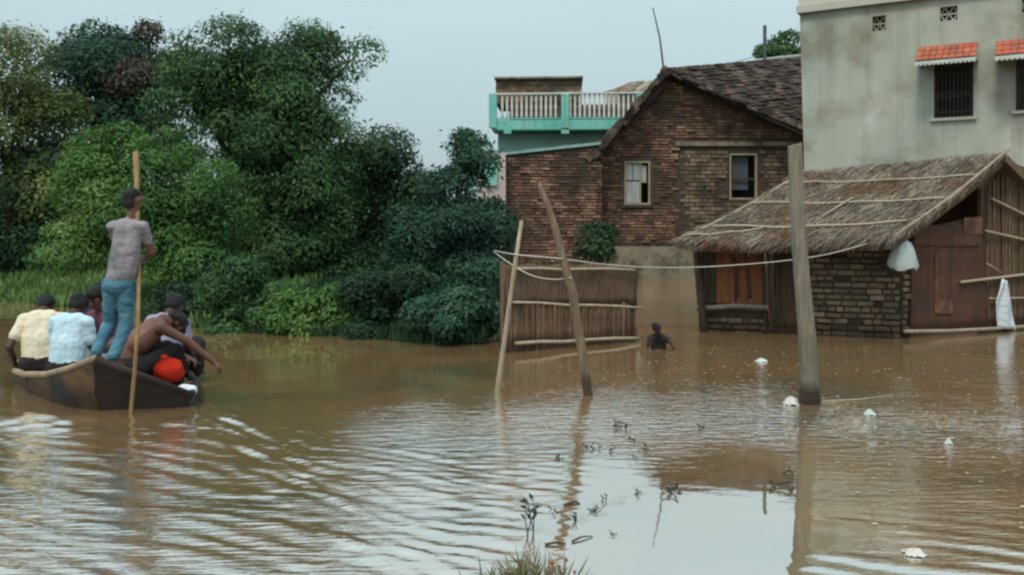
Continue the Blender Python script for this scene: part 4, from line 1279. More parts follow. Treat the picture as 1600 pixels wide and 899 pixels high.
# white bag and cloth hung on the hut
def sheet_mesh(outline_fn, nu, nv, m, name, loc, label, cat, thick=.012):
    mb = MB()
    ids = {}
    for j in range(nv + 1):
        for i in range(nu + 1):
            ids[i, j] = len(mb.v)
            mb.v.append(tuple(outline_fn(i / nu, j / nv)))
    for j in range(nv):
        for i in range(nu):
            mb.f.append((ids[i, j], ids[i + 1, j], ids[i + 1, j + 1], ids[i, j + 1]))
    o = mb.build(name, m, smooth=True, loc=loc)
    s = o.modifiers.new('thickness', 'SOLIDIFY'); s.thickness = thick
    tag(o, label, cat)
    return o
bc = at(1411, 398, 11.95)
bag = thing('plastic_bag', 'white plastic bag hanging under the straw eave at the hut corner', 'bag', at(1411, 374, 11.95))
mb = MB()
k_ = 11.95 / F
rings = [(0, 3), (6, 11), (16, 16), (28, 20), (40, 22), (47, 20)]
nseg = 18
for (dy, r) in rings:
    for s in range(nseg):
        th = 2 * math.pi * s / nseg
        cr = 1 + .20 * math.cos(th * 6 + .5) * (1 - dy / 90) + .06 * math.sin(th * 2 + dy * .2)
        mb.v.append((bc.x + r * k_ * cr * math.cos(th), bc.y + r * k_ * .6 * cr * math.sin(th), bc.z + (24 - dy - 2.5 * math.cos(th * 3) * dy / 47) * k_))
for j in range(len(rings) - 1):
    for s in range(nseg):
        t_ = (s + 1) % nseg
        mb.f.append((j * nseg + s, (j + 1) * nseg + s, (j + 1) * nseg + t_, j * nseg + t_))
mb.build('bag_body', M['plastic'], bag, smooth=True)
mb = MB(); mb.ball(bc + Vector((0, 0, -21 * k_)), (19 * k_, 11 * k_, 5 * k_)); mb.build('bag_bottom', M['plastic_dark'], bag, smooth=True)
mb = MB(); mb.tube([bc + Vector((0, 0, 22 * k_)), bc + Vector((0.01, 0.02, 40 * k_))], .006, 6); mb.build('tie', M['rope'], bag)
def clothpt(u_, v_):
    top, bot = (1556, 437), (1562, 513)
    wdt = (3 + 15 * min(1, v_ * 2.2)) * (1 - .25 * max(0, v_ - .6))
    px = top[0] + (bot[0] - top[0]) * v_ + (u_ - .5) * 2 * wdt * .8 - 3 * math.sin(v_ * 3)
    py = top[1] + (bot[1] - top[1]) * v_ + (u_ - .5) * 3
    s = s2(px)
    return g2(s, z2(px, py), -.12 - .03 * math.sin(u_ * 9 + v_ * 4))
sheet_mesh(clothpt, 12, 14, M['whitecloth'], 'hanging_cloth', g2(s2(1556), z2(1556, 437), -.12), 'long white cloth hung on a bamboo pole of the hut reed wall', 'cloth')

# ------------------------------------------------------------------ reed fence
Q0 = wat(782, 552); Q1 = wat(996, 532)
QU = (Q1 - Q0).normalized(); QN = Vector((QU.y, -QU.x, 0))
fence = thing('reed_fence', 'brown reed fence with a mat upper half and bamboo rails standing in the water', 'fence', Q0)
qs = lambda px: on_plane(px, 450, Q0, QU)[0]
qz = lambda px, py: on_plane(px, py, Q0, QU)[1]
qp = lambda s, z, d=0: Q0 + QU * s + Vector((0, 0, z)) - QN * d
px = 784.0
while px < 996:
    s = qs(px)
    t0 = qz(px, 545 - (px - 784) * .06)
    top = qz(px, 420 + rd.uniform(-8, 6))
    mb = MB(); mb.tube([qp(s, max(-.12, t0 - .2), 0), qp(s + rd.uniform(-.02, .02), top * .5, rd.uniform(-.012, .012)), qp(s + rd.uniform(-.025, .025), top, 0)], [rd.uniform(.010, .018)] * 3, 5)
    mb.build('reed', M['reed'], fence)
    px += 3.0
# brown mat tied over the upper half
mb = MB(); ids = {}
for j in range(7):
    for i in range(25):
        pxx = 788 + (993 - 788) * i / 24
        py = 474 - (474 - 414) * j / 6 + (2.5 * math.sin(i * 1.1) if j in (0, 6) else 0)
        ids[i, j] = len(mb.v); mb.v.append(tuple(qp(qs(pxx), qz(pxx, py), -.035 - .012 * math.sin(i * .9 + j))))
for j in range(6):
    for i in range(24):
        mb.f.append((ids[i, j], ids[i + 1, j], ids[i + 1, j + 1], ids[i, j + 1]))
mo = mb.build('mat', M['mat'], fence, smooth=True); mo.modifiers.new('thickness', 'SOLIDIFY').thickness = .02
for x0, y0, x1, y1, r in ((800, 420, 985, 421, .018), (796, 472, 999, 480, .018), (800, 536, 992, 527, .024)):
    mb = MB(); mb.tube([qp(qs(x0 + (x1 - x0) * t), qz(x0 + (x1 - x0) * t, y0 + (y1 - y0) * t) + .008 * math.sin(t * 11), -.075) for t in (0, .2, .4, .6, .8, 1)], r, 7); mb.build('rail', M['bamboo'], fence, smooth=True)
for pxx in (788, 890, 992):
    mb = MB(); mb.tube([qp(qs(pxx), -.5, .05), qp(qs(pxx), qz(pxx, 408), .05)], .03, 7); mb.build('fence_post', M['old_wood'], fence, smooth=True)
# dry stems on top
st2 = MB()
for k in range(130):
    pxx = rd.uniform(800, 990); s = qs(pxx)
    b_ = qp(s, qz(pxx, 424), .03); st2.tube([b_, b_ + QU * rd.uniform(-.12, .12) + Vector((0, rd.uniform(-.03, .03), rd.uniform(.08, .22)))], [.006, .002], 4, cap=False)
tag(st2.build('dry_stems', M['reed'], fence), kind='stuff')

# ------------------------------------------------------------------ poles, post, ropes
def stake(name, pts, radii, m, label, sides=10):
    mb = MB(); mb.tube(pts, radii, sides)
    base = Vector((pts[0].x, pts[0].y, 0))
    o = mb.build(name, m, smooth=True, loc=base)
    return tag(o, label, 'pole')
d1 = wat(777, 612).y
b1 = at(777, 612, d1)
stake('bamboo_pole', [b1 + Vector((-.03, 0, -.5)), b1, at(790, 520, d1 + .02), at(803, 425, d1 + .04), at(815, 345, d1 + .05)], [.026, .026, .024, .022, .017], M['bamboo'],
      'thin pale bamboo pole leaning in the water beside the reed fence')
d2 = wat(919, 617).y
pts = [at(924, 650, d2) + Vector((0, 0, -.3)), at(919, 617, d2), at(908, 540, d2), at(894, 455, d2), at(878, 400, d2), at(868, 358, d2), at(855, 318, d2), at(842, 286, d2)]
stake('crooked_pole', pts, [.046, .046, .045, .043, .04, .034, .028, .018], M['brown_pole'], 'thick crooked pole leaning out of the water in front of the reed fence')
d3 = wat(1266, 631).y
pb, ptp = at(1266, 631, d3), at(1241, 226, d3)
post = thing('wooden_post', 'square weathered wooden post standing in the water before the straw roofed hut', 'post', Vector((pb.x, pb.y, 0)))
mb = MB()
ax = (ptp - pb).normalized()
for t, wd_ in ((-.25, .070), (0, .070), (.25, .066), (.5, .060), (.75, .055), (1, .053)):
    c = pb.lerp(ptp, t) + Vector((.012 * math.sin(t * 7), 0, 0))
    for sx_, sy_ in ((-1, -.7), (.2, -1.05), (1, -.6), (1, .8), (-1, .8)):
        mb.v.append((c.x + sx_ * wd_, c.y + sy_ * wd_, c.z + (.012 * sx_ if t == 1 else 0)))
for j in range(5):
    for k in range(5):
        k2 = (k + 1) % 5
        mb.f.append((j * 5 + k, j * 5 + k2, j * 5 + 5 + k2, j * 5 + 5 + k))
mb.f.append((25, 26, 27, 28, 29)); mb.f.append((4, 3, 2, 1, 0))
bevel(mb.build('shaft', M['post'], post), .008)
mb = MB()
c0, c1 = pb + Vector((0, -.002, -.05)), pb.lerp(ptp, .052)
for c, wd_ in ((c0, .077), (c1, .075)):
    for sx_, sy_ in ((-1, -.75), (.2, -1.08), (1, -.65), (1, .85), (-1, .85)):
        mb.v.append((c.x + sx_ * wd_, c.y + sy_ * wd_, c.z))
for k in range(5):
    k2 = (k + 1) % 5; mb.f.append((k, k2, 5 + k2, 5 + k))
mb.f.append((5, 6, 7, 8, 9))
mb.build('wet_wrap', M['shade_wet_wood'], post)
def rope(pts, r, label, n=10, cat='rope', name='rope'):
    # smooth path through the points
    P_ = [Vector(p) for p in pts]
    path = []
    for i in range(len(P_) - 1):
        a, b = P_[max(i - 1, 0)], P_[i]
        c, d = P_[i + 1], P_[min(i + 2, len(P_) - 1)]
        for k in range(n):
            t = k / n
            path.append(.5 * ((2 * b) + (c - a) * t + (2 * a - 5 * b + 4 * c - d) * t * t + (3 * b - a - 3 * c + d) * t ** 3))
    path.append(P_[-1])
    mb = MB(); mb.tube(path, r, 6)
    return tag(mb.build(name, M['rope'], loc=P_[0], smooth=True), label, cat)
rope([at(772, 392, 10.4), at(805, 398, d1 + .0), at(870, 404, d2 - .06), at(940, 413, 8.6), at(1010, 418, 9.2), at(1085, 418, 9.9), at(1170, 413, 10.4), at(1240, 406, 10.9), at(1300, 396, 11.4), at(1362, 379, 11.8)], .0065,
     'long pale rope strung from the bamboo pole past the crooked pole to the hut eave')
rope([at(772, 394, 10.4), at(800, 414, 9.4), at(832, 431, 8.8), at(865, 437, 8.4), at(893, 434, d2 - .07)], .006, 'short sagging rope tied to the middle of the crooked pole')

# ------------------------------------------------------------------ people
def remesh(o, vox, smooth=6):
    m_ = o.modifiers.new('remesh', 'REMESH'); m_.mode = 'VOXEL'; m_.voxel_size = vox; m_.use_smooth_shade = True
    s_ = o.modifiers.new('smooth', 'SMOOTH'); s_.iterations = smooth; s_.factor = .5
    return o
wrinkle_tex = bpy.data.textures.new('wrinkles', 'CLOUDS'); wrinkle_tex.noise_scale = .09
def wrinkle(o, s=.022):
    d = o.modifiers.new('wrinkles', 'DISPLACE'); d.texture = wrinkle_tex; d.strength = s; d.mid_level = .5; d.texture_coords = 'LOCAL'
    return o
def person(label, J, shirt=None, pants=None, skin='skin', sc=1.0, look=None, group=None, face=True, sleeve=.62, hairy=True, cap=None, pant_end=1.0, slim=1.0):
    """J: world joints - pelvis, chest, neck, head, and l/r shoulder, elbow, hand, hip, knee, foot (toe direction from look)"""
    J = {k: Vector(v) for k, v in J.items()}
    root = thing('person', label, 'person', J['base'], group)
    look = Vector(look if look is not None else (0, 1, 0)).normalized()
    up = (J['head'] - J['neck']).normalized()
    side = look.cross(up).normalized()
    lk = up.cross(side).normalized()
    rot = Matrix((side, lk, up)).transposed()
    r = lambda v: v * sc
    r0_ = r
    r = lambda v: v * sc * slim
    mb = MB()
    acr = (J['rs'] - J['ls']).normalized()
    mid_sh = (J['ls'] + J['rs']) / 2
    # trunk
    mb.capsule(J['pelvis'] - acr * r(.06), r(.105), J['pelvis'] + acr * r(.06), r(.105))
    mb.capsule(J['pelvis'], r(.115), J['chest'], r(.115))
    mb.capsule(J['chest'] - acr * r(.06), r(.105), mid_sh - acr * r(.06), r(.085))
    mb.capsule(J['chest'] + acr * r(.06), r(.105), mid_sh + acr * r(.06), r(.085))
    mb.capsule(J['ls'], r(.058), J['rs'], r(.058))
    mb.capsule(mid_sh, r(.06), J['neck'], r(.05)); mb.capsule(J['neck'], r(.05), J['head'], r(.05))
    r = r0_
    # head with jaw, nose, ears
    mb.ball(J['head'] + up * r(.015), (r(.074), r(.092), r(.105)), rot=rot)
    mb.ball(J['head'] + lk * r(.035) - up * r(.055), (r(.052), r(.052), r(.05)), rot=rot)
    mb.capsule(J['head'] + lk * r(.085) + up * r(.01), r(.011), J['head'] + lk * r(.101) - up * r(.022), r(.016))
    for sg in (-1, 1):
        mb.ball(J['head'] + side * sg * r(.076) - lk * r(.005), (r(.011), r(.022), r(.032)), 8, 6, rot=rot)
    for q in 'lr':
        S_, E_, H_ = J[q + 's'], J[q + 'e'], J[q + 'h']
        mb.capsule(S_, r(.05), E_, r(.038)); mb.capsule(E_, r(.04), H_, r(.026))
        # palm and five fingers closing towards the grip
        hd = (H_ - E_).normalized()
        cl = (look - hd * look.dot(hd))
        cl = cl.normalized() if cl.length > .2 else (up - hd * up.dot(hd)).normalized()
        wd = hd.cross(cl).normalized()
        palm = H_ + hd * r(.04)
        mb.ball(palm, (r(.036), r(.018), r(.046)), 10, 7, rot=Matrix((wd, cl, hd)).transposed())
        for i_, (o_, L_) in enumerate(((-.027, .058), (-.009, .066), (.009, .062), (.026, .048))):
            b_ = palm + hd * r(.035) + wd * r(o_)
            k1 = b_ + (hd * .8 + cl * .5).normalized() * r(L_ * .55)
            mb.capsule(b_, r(.0105), k1, r(.0095), 8); mb.capsule(k1, r(.0095), k1 + (hd * .1 + cl).normalized() * r(L_ * .55), r(.008), 8)
        tb = palm - wd * r(.032) - hd * r(.015)
        k1 = tb + (hd * .6 - wd * .6 + cl * .4).normalized() * r(.035)
        mb.capsule(tb, r(.013), k1, r(.011), 8); mb.capsule(k1, r(.011), k1 + (hd * .6 + cl * .8).normalized() * r(.03), r(.009), 8)
        if q + 'k' in J:
            mb.capsule(J[q + 'p'], r(.085 * slim), J[q + 'k'], r(.055 * slim)); mb.capsule(J[q + 'k'], r(.055 * slim), J[q + 'f'], r(.036))
            toe = J[q + 't'] if q + 't' in J else J[q + 'f'] + Vector((look.x, look.y, 0)).normalized() * r(.15) - Vector((0, 0, r(.04)))
            mb.capsule(J[q + 'f'] - Vector((0, 0, r(.035))), r(.038), toe, r(.026))
    remesh(mb.build('body', M[skin], root), .0085, 3)
    hl = MB()
    if hairy:
        hl.ball(J['head'] + up * r(.03) - lk * r(.018), (r(.083), r(.095), r(.10)), rot=rot)
        hl.ball(J['head'] - lk * r(.045) - up * r(.02), (r(.07), r(.055), r(.07)), rot=rot)
        hl.ball(J['head'] + up * r(.075) + lk * r(.04), (r(.065), r(.055), r(.05)), rot=rot)
        wrinkle(remesh(hl.build('hair', M['hair'], root), .010, 1), .045)
    if cap:
        hl = MB(); hl.ball(J['head'] + up * r(.055) - lk * r(.01), (r(.09), r(.10), r(.075)), rot=rot); hl.build('cap', M[cap], root, smooth=True)
    if face:
        for sg in (-1, 1):
            e_ = MB(); e_.ball(J['head'] + side * sg * r(.03) + lk * r(.083) + up * r(.018), r(.010), 8, 6); e_.build('eye', M['hair'], root, smooth=True)
        e_ = MB(); e_.capsule(J['head'] + lk * r(.088) - up * r(.052) - side * r(.018), r(.006), J['head'] + lk * r(.088) - up * r(.052) + side * r(.018), r(.006), 6); e_.build('mouth', M['maroon'], root, smooth=True)
    r = lambda v: v * sc * slim
    if shirt:
        s_ = MB(); g_ = r(.013); hem = J['pelvis'].lerp(J['chest'], .22)
        s_.capsule(hem - acr * r(.055), r(.105) + g_, hem + acr * r(.055), r(.105) + g_)
        s_.capsule(hem, r(.12) + g_, J['chest'], r(.118) + g_)
        for sg in (-1, 1):
            s_.capsule(J['chest'] + acr * sg * r(.06), r(.105) + g_, mid_sh + acr * sg * r(.06), r(.085) + g_)
            s_.capsule(hem + acr * sg * r(.05), r(.11) + g_, J['chest'] + acr * sg * r(.06), r(.105) + g_)
        s_.capsule(J['ls'], r(.06) + g_, J['rs'], r(.06) + g_)
        s_.capsule(mid_sh, r(.07) + g_, mid_sh.lerp(J['neck'], .55), r(.05) + g_)
        for q in 'lr':
            if sleeve <= 1:
                s_.capsule(J[q + 's'], r(.055) + g_, J[q + 's'].lerp(J[q + 'e'], sleeve), r(.048) + g_)
            else:
                s_.capsule(J[q + 's'], r(.055) + g_, J[q + 'e'], r(.045) + g_); s_.capsule(J[q + 'e'], r(.045) + g_, J[q + 'e'].lerp(J[q + 'h'], .8), r(.034) + g_)
        wrinkle(remesh(s_.build('shirt', M[shirt], root), .0095, 3), .016)
    if pants and 'lk' in J:
        s_ = MB(); g_ = r(.026)
        s_.capsule(J['pelvis'] - acr * r(.06), r(.112) + g_, J['pelvis'] + acr * r(.06), r(.112) + g_)
        for q in 'lr':
            s_.capsule(J[q + 'p'], r(.088) + g_, J[q + 'k'], r(.06) + g_)
            s_.capsule(J[q + 'k'], r(.06) + g_, J[q + 'k'].lerp(J[q + 'f'], .93 * pant_end), r(.042) + g_ * 1.3)
        wrinkle(remesh(s_.build('trousers', M[pants], root), .0095, 3), .016)
    return root
def seated(label, seat, face_deg, lean, shirt, pants, turn=0, bow=0, arms=None, skin='skin', sc=1.0, tor=.46, roll=0, **kw):
    """seated figure; local x right, y forward, z up, origin at the seat"""
    L = dict(base=(0, 0, 0), pelvis=(0, 0, .1), chest=(0, .02, .1 + tor * .55), ls=(-.16, .0, .1 + tor), rs=(.16, .0, .1 + tor), neck=(0, .01, .1 + tor + .09), head=(0, .04, .1 + tor + .20),
             le=(-.20, .08, .1 + tor * .48), lh=(-.15, .28, .14), re=(.20, .08, .1 + tor * .48), rh=(.17, .28, .14),
             lp=(-.09, .05, .09), rp=(.09, .05, .09), lk=(-.13, .40, .24), rk=(.13, .40, .24), lf=(-.11, .42, -.03), rf=(.11, .42, -.03))
    if arms: L.update(arms)
    out_ = {}
    bend = Matrix.Rotation(-R(lean), 3, 'X') @ Matrix.Rotation(R(roll), 3, 'Y')
    yaw = Matrix.Rotation(R(-face_deg), 3, 'Z')
    for k, v in L.items():
        v = Vector(v)
        if k in ('chest', 'ls', 'rs', 'neck', 'head', 'le', 're', 'lh', 'rh') and not (arms and k in arms and k in ('lh', 'rh', 'le', 're')):
            p = Vector((0, 0, .1)); f = .5 if k == 'chest' else 1
            mtx = Matrix.Rotation(-R(lean * f), 3, 'X') @ Matrix.Rotation(R(roll * f), 3, 'Y')
            if k in ('le', 're'):
                mtx = Matrix.Rotation(-R(lean * .8), 3, 'X') @ Matrix.Rotation(R(roll), 3, 'Y')
            if k in ('lh', 'rh'): mtx = Matrix.Rotation(-R(lean * .3), 3, 'X')
            if k == 'head':
                nk = Vector(L['neck'])
                v = nk + Matrix.Rotation(-R(bow), 3, 'X') @ (v - nk)
            v = p + mtx @ (v - p)
        out_[k] = Vector(seat) + yaw @ (v * sc)
    lk = yaw @ (Matrix.Rotation(R(-turn), 3, 'Z') @ Vector((0, math.cos(R(bow + lean * .5)), -math.sin(R(bow + lean * .5)))))
    return person(label, out_, shirt, pants, skin, sc, look=lk, **kw)

# ------------------------------------------------------------------ boat
LG = [(-3.37, 7.24, .47), (-3.72, 7.52, .34), (-4.1, 7.88, .23), (-4.52, 8.3, .16), (-4.86, 8.76, .12), (-5.12, 9.3, .11), (-5.3, 9.9, .13), (-5.38, 10.5, .2), (-5.36, 11.0, .32)]
RG = [(-2.73, 7.60, .11), (-2.79, 7.9, .10), (-2.92, 8.25, .10), (-3.1, 8.65, .10), (-3.32, 9.05, .10), (-3.6, 9.5, .11), (-4.05, 10.05, .14), (-4.5, 10.65, .2), (-4.9, 11.2, .32)]
LG = [Vector(p) for p in LG]; RG = [Vector(p) for p in RG]
boat = thing('wooden_boat', 'worn wooden ferry boat crowded with passengers, low in the muddy water', 'boat', (-3.95, 9.0, 0))
def lower(p, q, i, n):
    """bottom corner below gunwale p, drawn in towards the opposite gunwale q"""
    e = abs(2 * i / (n - 1) - 1)
    d = (q - p); d.z = 0
    return Vector((p.x, p.y, 0)) + d * .13 + Vector((0, 0, -.22 + .12 * e ** 2))
n = len(LG)
LB = [lower(a, b, i, n) for i, (a, b) in enumerate(zip(LG, RG))]
RB = [lower(b, a, i, n) for i, (a, b) in enumerate(zip(LG, RG))]
fw = Vector((-.5, .866, 0))
LB[0] += fw * .18; RB[0] += fw * .12; LB[-1] -= fw * .2; RB[-1] -= fw * .2
mb = MB()
def strip(mb, A_, B_):
    for i in range(len(A_) - 1):
        mb.poly([A_[i], A_[i + 1], B_[i + 1], B_[i]])
# port side in upper and lower strakes
def mid_line(A_, B_, t, bulge):
    return [a.lerp(b, t) + Vector((bulge * (1 if (a - Vector((-3.95, 9.0, 0))).dot(Vector((.866, .5, 0))) > 0 else -1) * .866, 0, 0)) for a, b in zip(A_, B_)]
LM = mid_line(LG, LB, .5, .035); RM = mid_line(RG, RB, .5, .035)
for nm, A_, B_, mm_ in (('side_plank', LG, LM, 'boat_wood'), ('side_plank', LM, LB, 'boat_wood'), ('side_plank', RM, RG, 'shade_wet_wood'), ('side_plank', RB, RM, 'shade_wet_wood')):  # right planks carry their shade in the wood colour
    mb = MB()
    n0 = len(A_)
    inn = [Vector((-3.95, 9.0, 0))] * n0
    pts_o = list(zip(A_, B_))
    for i in range(n0 - 1):
        mb.poly([A_[i], A_[i + 1], B_[i + 1], B_[i]])
    o = mb.build(nm, M[mm_], boat)
    sm = o.modifiers.new('thickness', 'SOLIDIFY'); sm.thickness = .035; sm.offset = 0
mb = MB(); mb.poly([RG[0], LG[0], LM[0], RM[0]]); mb.poly([RM[0], LM[0], LB[0], RB[0]]); o = mb.build('end_board', M['shade_wet_wood'], boat); o.modifiers.new('thickness', 'SOLIDIFY').thickness = .04
mb = MB(); mb.poly([LG[-1], RG[-1], RB[-1], LB[-1]]); o = mb.build('end_board', M['shade_wet_wood'], boat); o.modifiers.new('thickness', 'SOLIDIFY').thickness = .04
mb = MB(); strip(mb, [p + Vector((0, 0, .0)) for p in LB], RB); mb.build('bottom', M['shade_wet_wood'], boat)
# floor boards above the bilge
for k in range(6):
    t0, t1 = k / 6 + .008, (k + 1) / 6 - .008
    a_ = [Vector((l.x, l.y, .055)).lerp(Vector((r_.x, r_.y, .055)), .09 + .82 * t0) for l, r_ in list(zip(LG, RG))[1:-1]]
    b_ = [Vector((l.x, l.y, .055)).lerp(Vector((r_.x, r_.y, .055)), .09 + .82 * t1) for l, r_ in list(zip(LG, RG))[1:-1]]
    mb = MB(); strip(mb, a_, b_); o = mb.build('floor_board', M['boat_wood'], boat); o.modifiers.new('thickness', 'SOLIDIFY').thickness = .02
for G_, mm_ in ((LG, 'gunwale'), (RG, 'shade_wet_wood')):  # right rail painted in the same shaded tone
    mb = MB(); mb.tube([p + Vector((0, 0, .012)) for p in G_], .032, 7); mb.build('gunwale', M[mm_], boat, smooth=True)
mb = MB(); mb.tube([LG[0] + Vector((0, 0, .012)), RG[0] + Vector((0, 0, .012))], .03, 7); mb.build('end_rail', M['shade_wet_wood'], boat, smooth=True)
# end deck
dk = [LG[0], RG[0], RG[0].lerp(RG[1], .5), LG[0].lerp(LG[1], 1.0)]
mb = MB(); mb.slab([p + Vector((0, 0, .004)) for p in dk], .03, Vector((.3, -.1, .95)).normalized()); mb.build('end_deck', M['boat_wood'], boat)
for i in (3, 5, 6):
    a_, b_ = LG[i].lerp(RG[i], .03), LG[i].lerp(RG[i], .97)
    a_.z = b_.z = max(.14, min(LG[i].z, RG[i].z) + .02)
    d = (b_ - a_).normalized()
    mb = MB(); mb.box((a_ + b_) / 2, (b_ - a_) / 2, Vector((-d.y, d.x, 0)) * .11, Vector((0, 0, .015))); mb.build('thwart', M['boat_wood'], boat)

# boatman
deckz = lambda x: .47 + (x + 3.37) / .67 * -.36
BM = dict(base=(-3.3, 7.36, .42), pelvis=(-3.215, 7.46, 1.06), chest=(-3.16, 7.47, 1.33), neck=(-3.125, 7.49, 1.64), head=(-3.12, 7.52, 1.765),
          ls=(-3.265, 7.46, 1.55), rs=(-3.03, 7.50, 1.55), le=(-3.29, 7.64, 1.36), lh=(-3.19, 7.70, 1.47), re=(-2.99, 7.58, 1.33), rh=(-3.10, 7.69, 1.27),
          lp=(-3.275, 7.46, 1.04), rp=(-3.155, 7.47, 1.04), lk=(-3.315, 7.53, .74), rk=(-3.165, 7.50, .74), lf=(-3.385, 7.42, .50), rf=(-3.235, 7.40, .46),
          lt=(-3.42, 7.55, .46), rt=(-3.22, 7.55, .38))
BM = {k: (v[0] - .06, v[1], v[2]) for k, v in BM.items()}
person('person in grey t-shirt and blue jeans standing on the boat end holding a long pole', BM, 'tee', 'jeans', 'skin', .86, look=(.35, .93, -.05), group='people on the boat', slim=.78)
pol = [at(203, 648, 7.30) + Vector((-.03, 0, -.7)), at(204, 648, 7.30), at(210, 585, 7.28), at(216, 500, 7.33), at(217, 430, 7.50), at(216, 390, 7.66), at(214, 300, 7.80), at(212, 238, 7.86)]
mb = MB(); mb.tube(pol, [.016, .016, .016, .016, .016, .017, .021, .024], 8)
tag(mb.build('boat_pole', M['pole_gold'], loc=pol[0], smooth=True), 'long golden bamboo pole held upright by the standing boatman', 'pole')
PG = 'people on the boat'
seated('person in a pale yellow shirt sitting hunched on the boat edge', (-4.60, 8.74, .10), -18, 16, 'yellow', 'dark_cloth', bow=38, turn=-10, tor=.44, skin='skin_dark', group=PG, sleeve=.6,
       arms=dict(le=(-.27, -.02, .28), lh=(-.24, .12, .08)))
seated('person in a light blue shirt sitting in the middle of the boat, back turned', (-4.20, 8.44, .11), 4, 12, 'blue', 'dark_cloth', bow=20, tor=.46, sc=.95, skin='skin_dark', group=PG, sleeve=.75)
seated('person in navy with only dark hair showing behind the light blue shirt', (-4.40, 9.3, .12), 10, 12, 'navy', 'dark_cloth', bow=10, tor=.44, skin='skin_dark', group=PG)
seated('person in a maroon shirt and white wrap sitting face to the boat end', (-4.05, 8.95, .12), 205, 4, 'maroon', 'whitecloth', bow=8, tor=.42, skin='skin', group=PG)
seated('bare-backed person bent over the low side of the boat with one arm stretched out', (-3.42, 7.92, .18), 52, 36, None, 'dark_cloth', bow=60, tor=.46, skin='skin', group=PG, sc=.98,
       arms=dict(re=(.26, .46, .36), rh=(.30, .70, .14), le=(-.20, .36, .26), lh=(-.05, .56, .16)), hairy=True)
seated('person in a grey lilac shirt with bowed dark head by the boat side', (-3.36, 8.62, .12), 10, 12, 'lilac', 'dark_cloth', bow=24, tor=.40, skin='skin_dark', group=PG)
# red bundle and white bag by the low side
rb = at(264, 580, 7.86)
bun = thing('red_bundle', 'round red cloth bundle held at the low side of the boat', 'bundle', rb - Vector((0, 0, .12)))
mb = MB(); mb.ball(rb, (.125, .115, .115), 22, 14); wrinkle(mb.build('bundle_cloth', M['red'], bun, smooth=True), .05)
mb = MB(); mb.ball(rb + Vector((-.03, -.02, .115)), (.035, .03, .03), 12, 8); wrinkle(mb.build('knot', M['red'], bun, smooth=True), .04)
wb = at(288, 612, 7.72)
mb = MB(); mb.ball(wb, (.10, .08, .055), 18, 12); o = mb.build('white_sack', M['whitecloth'], smooth=True, loc=wb - Vector((0, 0, .05)))
wrinkle(o, .07); tag(o, 'small crumpled white sack on the boat side below the red bundle', 'sack')

# wader between fence and hut
wq = wat(1028, 545)
WJ = dict(base=wq, pelvis=wq + Vector((-.02, .05, -.28)), chest=wq + Vector((-.01, .02, -.03)), neck=wq + Vector((-.01, -.04, .21)), head=wq + Vector((-.03, -.11, .27)),
          ls=wq + Vector((-.09, .0, .12)), rs=wq + Vector((.07, -.02, .13)), le=wq + Vector((-.12, -.1, .0)), lh=wq + Vector((-.06, -.22, -.08)),
          re=wq + Vector((.14, -.10, .10)), rh=wq + Vector((.21, -.16, -.03)), lp=wq + Vector((-.08, .05, -.3)), rp=wq + Vector((.06, .05, -.3)),
          lk=wq + Vector((-.09, -.05, -.62)), rk=wq + Vector((.07, -.05, -.62)), lf=wq + Vector((-.09, .05, -.95)), rf=wq + Vector((.07, .05, -.95)))
person('person wading chest deep between the reed fence and the hut, head bowed', WJ, 'dark_cloth', 'dark_cloth', 'skin_dark', .68, look=(.45, -.5, -.75), sleeve=.6)

# ------------------------------------------------------------------ floating things
def scrap(name, px, py, w_, h_, label, m='plastic', cat='litter', seed=0, group=None):
    g_ = random.Random(seed)
    p = wat(px, py)
    k = p.y / F
    mb = MB(); ids = {}
    nu_, nv_ = 7, 6
    for j in range(nv_ + 1):
        for i in range(nu_ + 1):
            u_, v_ = i / nu_ * 2 - 1, j / nv_ * 2 - 1
            rr_ = max(0, 1 - u_ * u_ - v_ * v_ * .9)
            ids[i, j] = len(mb.v)
            mb.v.append((p.x + (u_ + g_.uniform(-.16, .16)) * w_ * k * .42, p.y + (v_ + g_.uniform(-.12, .12)) * w_ * k * .45, .004 + h_ * k * .7 * (rr_ ** .8) * g_.uniform(.55, 1.0)))
    for j in range(nv_):
        for i in range(nu_):
            if (i in (0, nu_ - 1) and j in (0, nv_ - 1)): continue
            mb.f.append((ids[i, j], ids[i + 1, j], ids[i + 1, j + 1], ids[i, j + 1]))
    o = mb.build(name, M[m], smooth=False, loc=p)
    o.modifiers.new('thickness', 'SOLIDIFY').thickness = .004
    return tag(o, label, cat, group)
scrap('foam_lump', 1236, 632, 26, 22, 'ragged white foam lump floating against the wooden post', 'foam', seed=1)
scrap('plastic_scrap', 1190, 565, 22, 8, 'pointed white plastic scrap floating in front of the hut lattice', seed=2)
scrap('plastic_scrap', 1359, 648, 20, 12, 'crumpled white plastic scrap floating on brown water beside the wooden post', seed=3)
scrap('plastic_scrap', 1482, 694, 13, 15, 'small upright white plastic scrap floating on open brown water', seed=4)
scrap('foam_lump', 1429, 866, 36, 14, 'flat dirty white foam float lying on the rippled water', 'foam', seed=5)
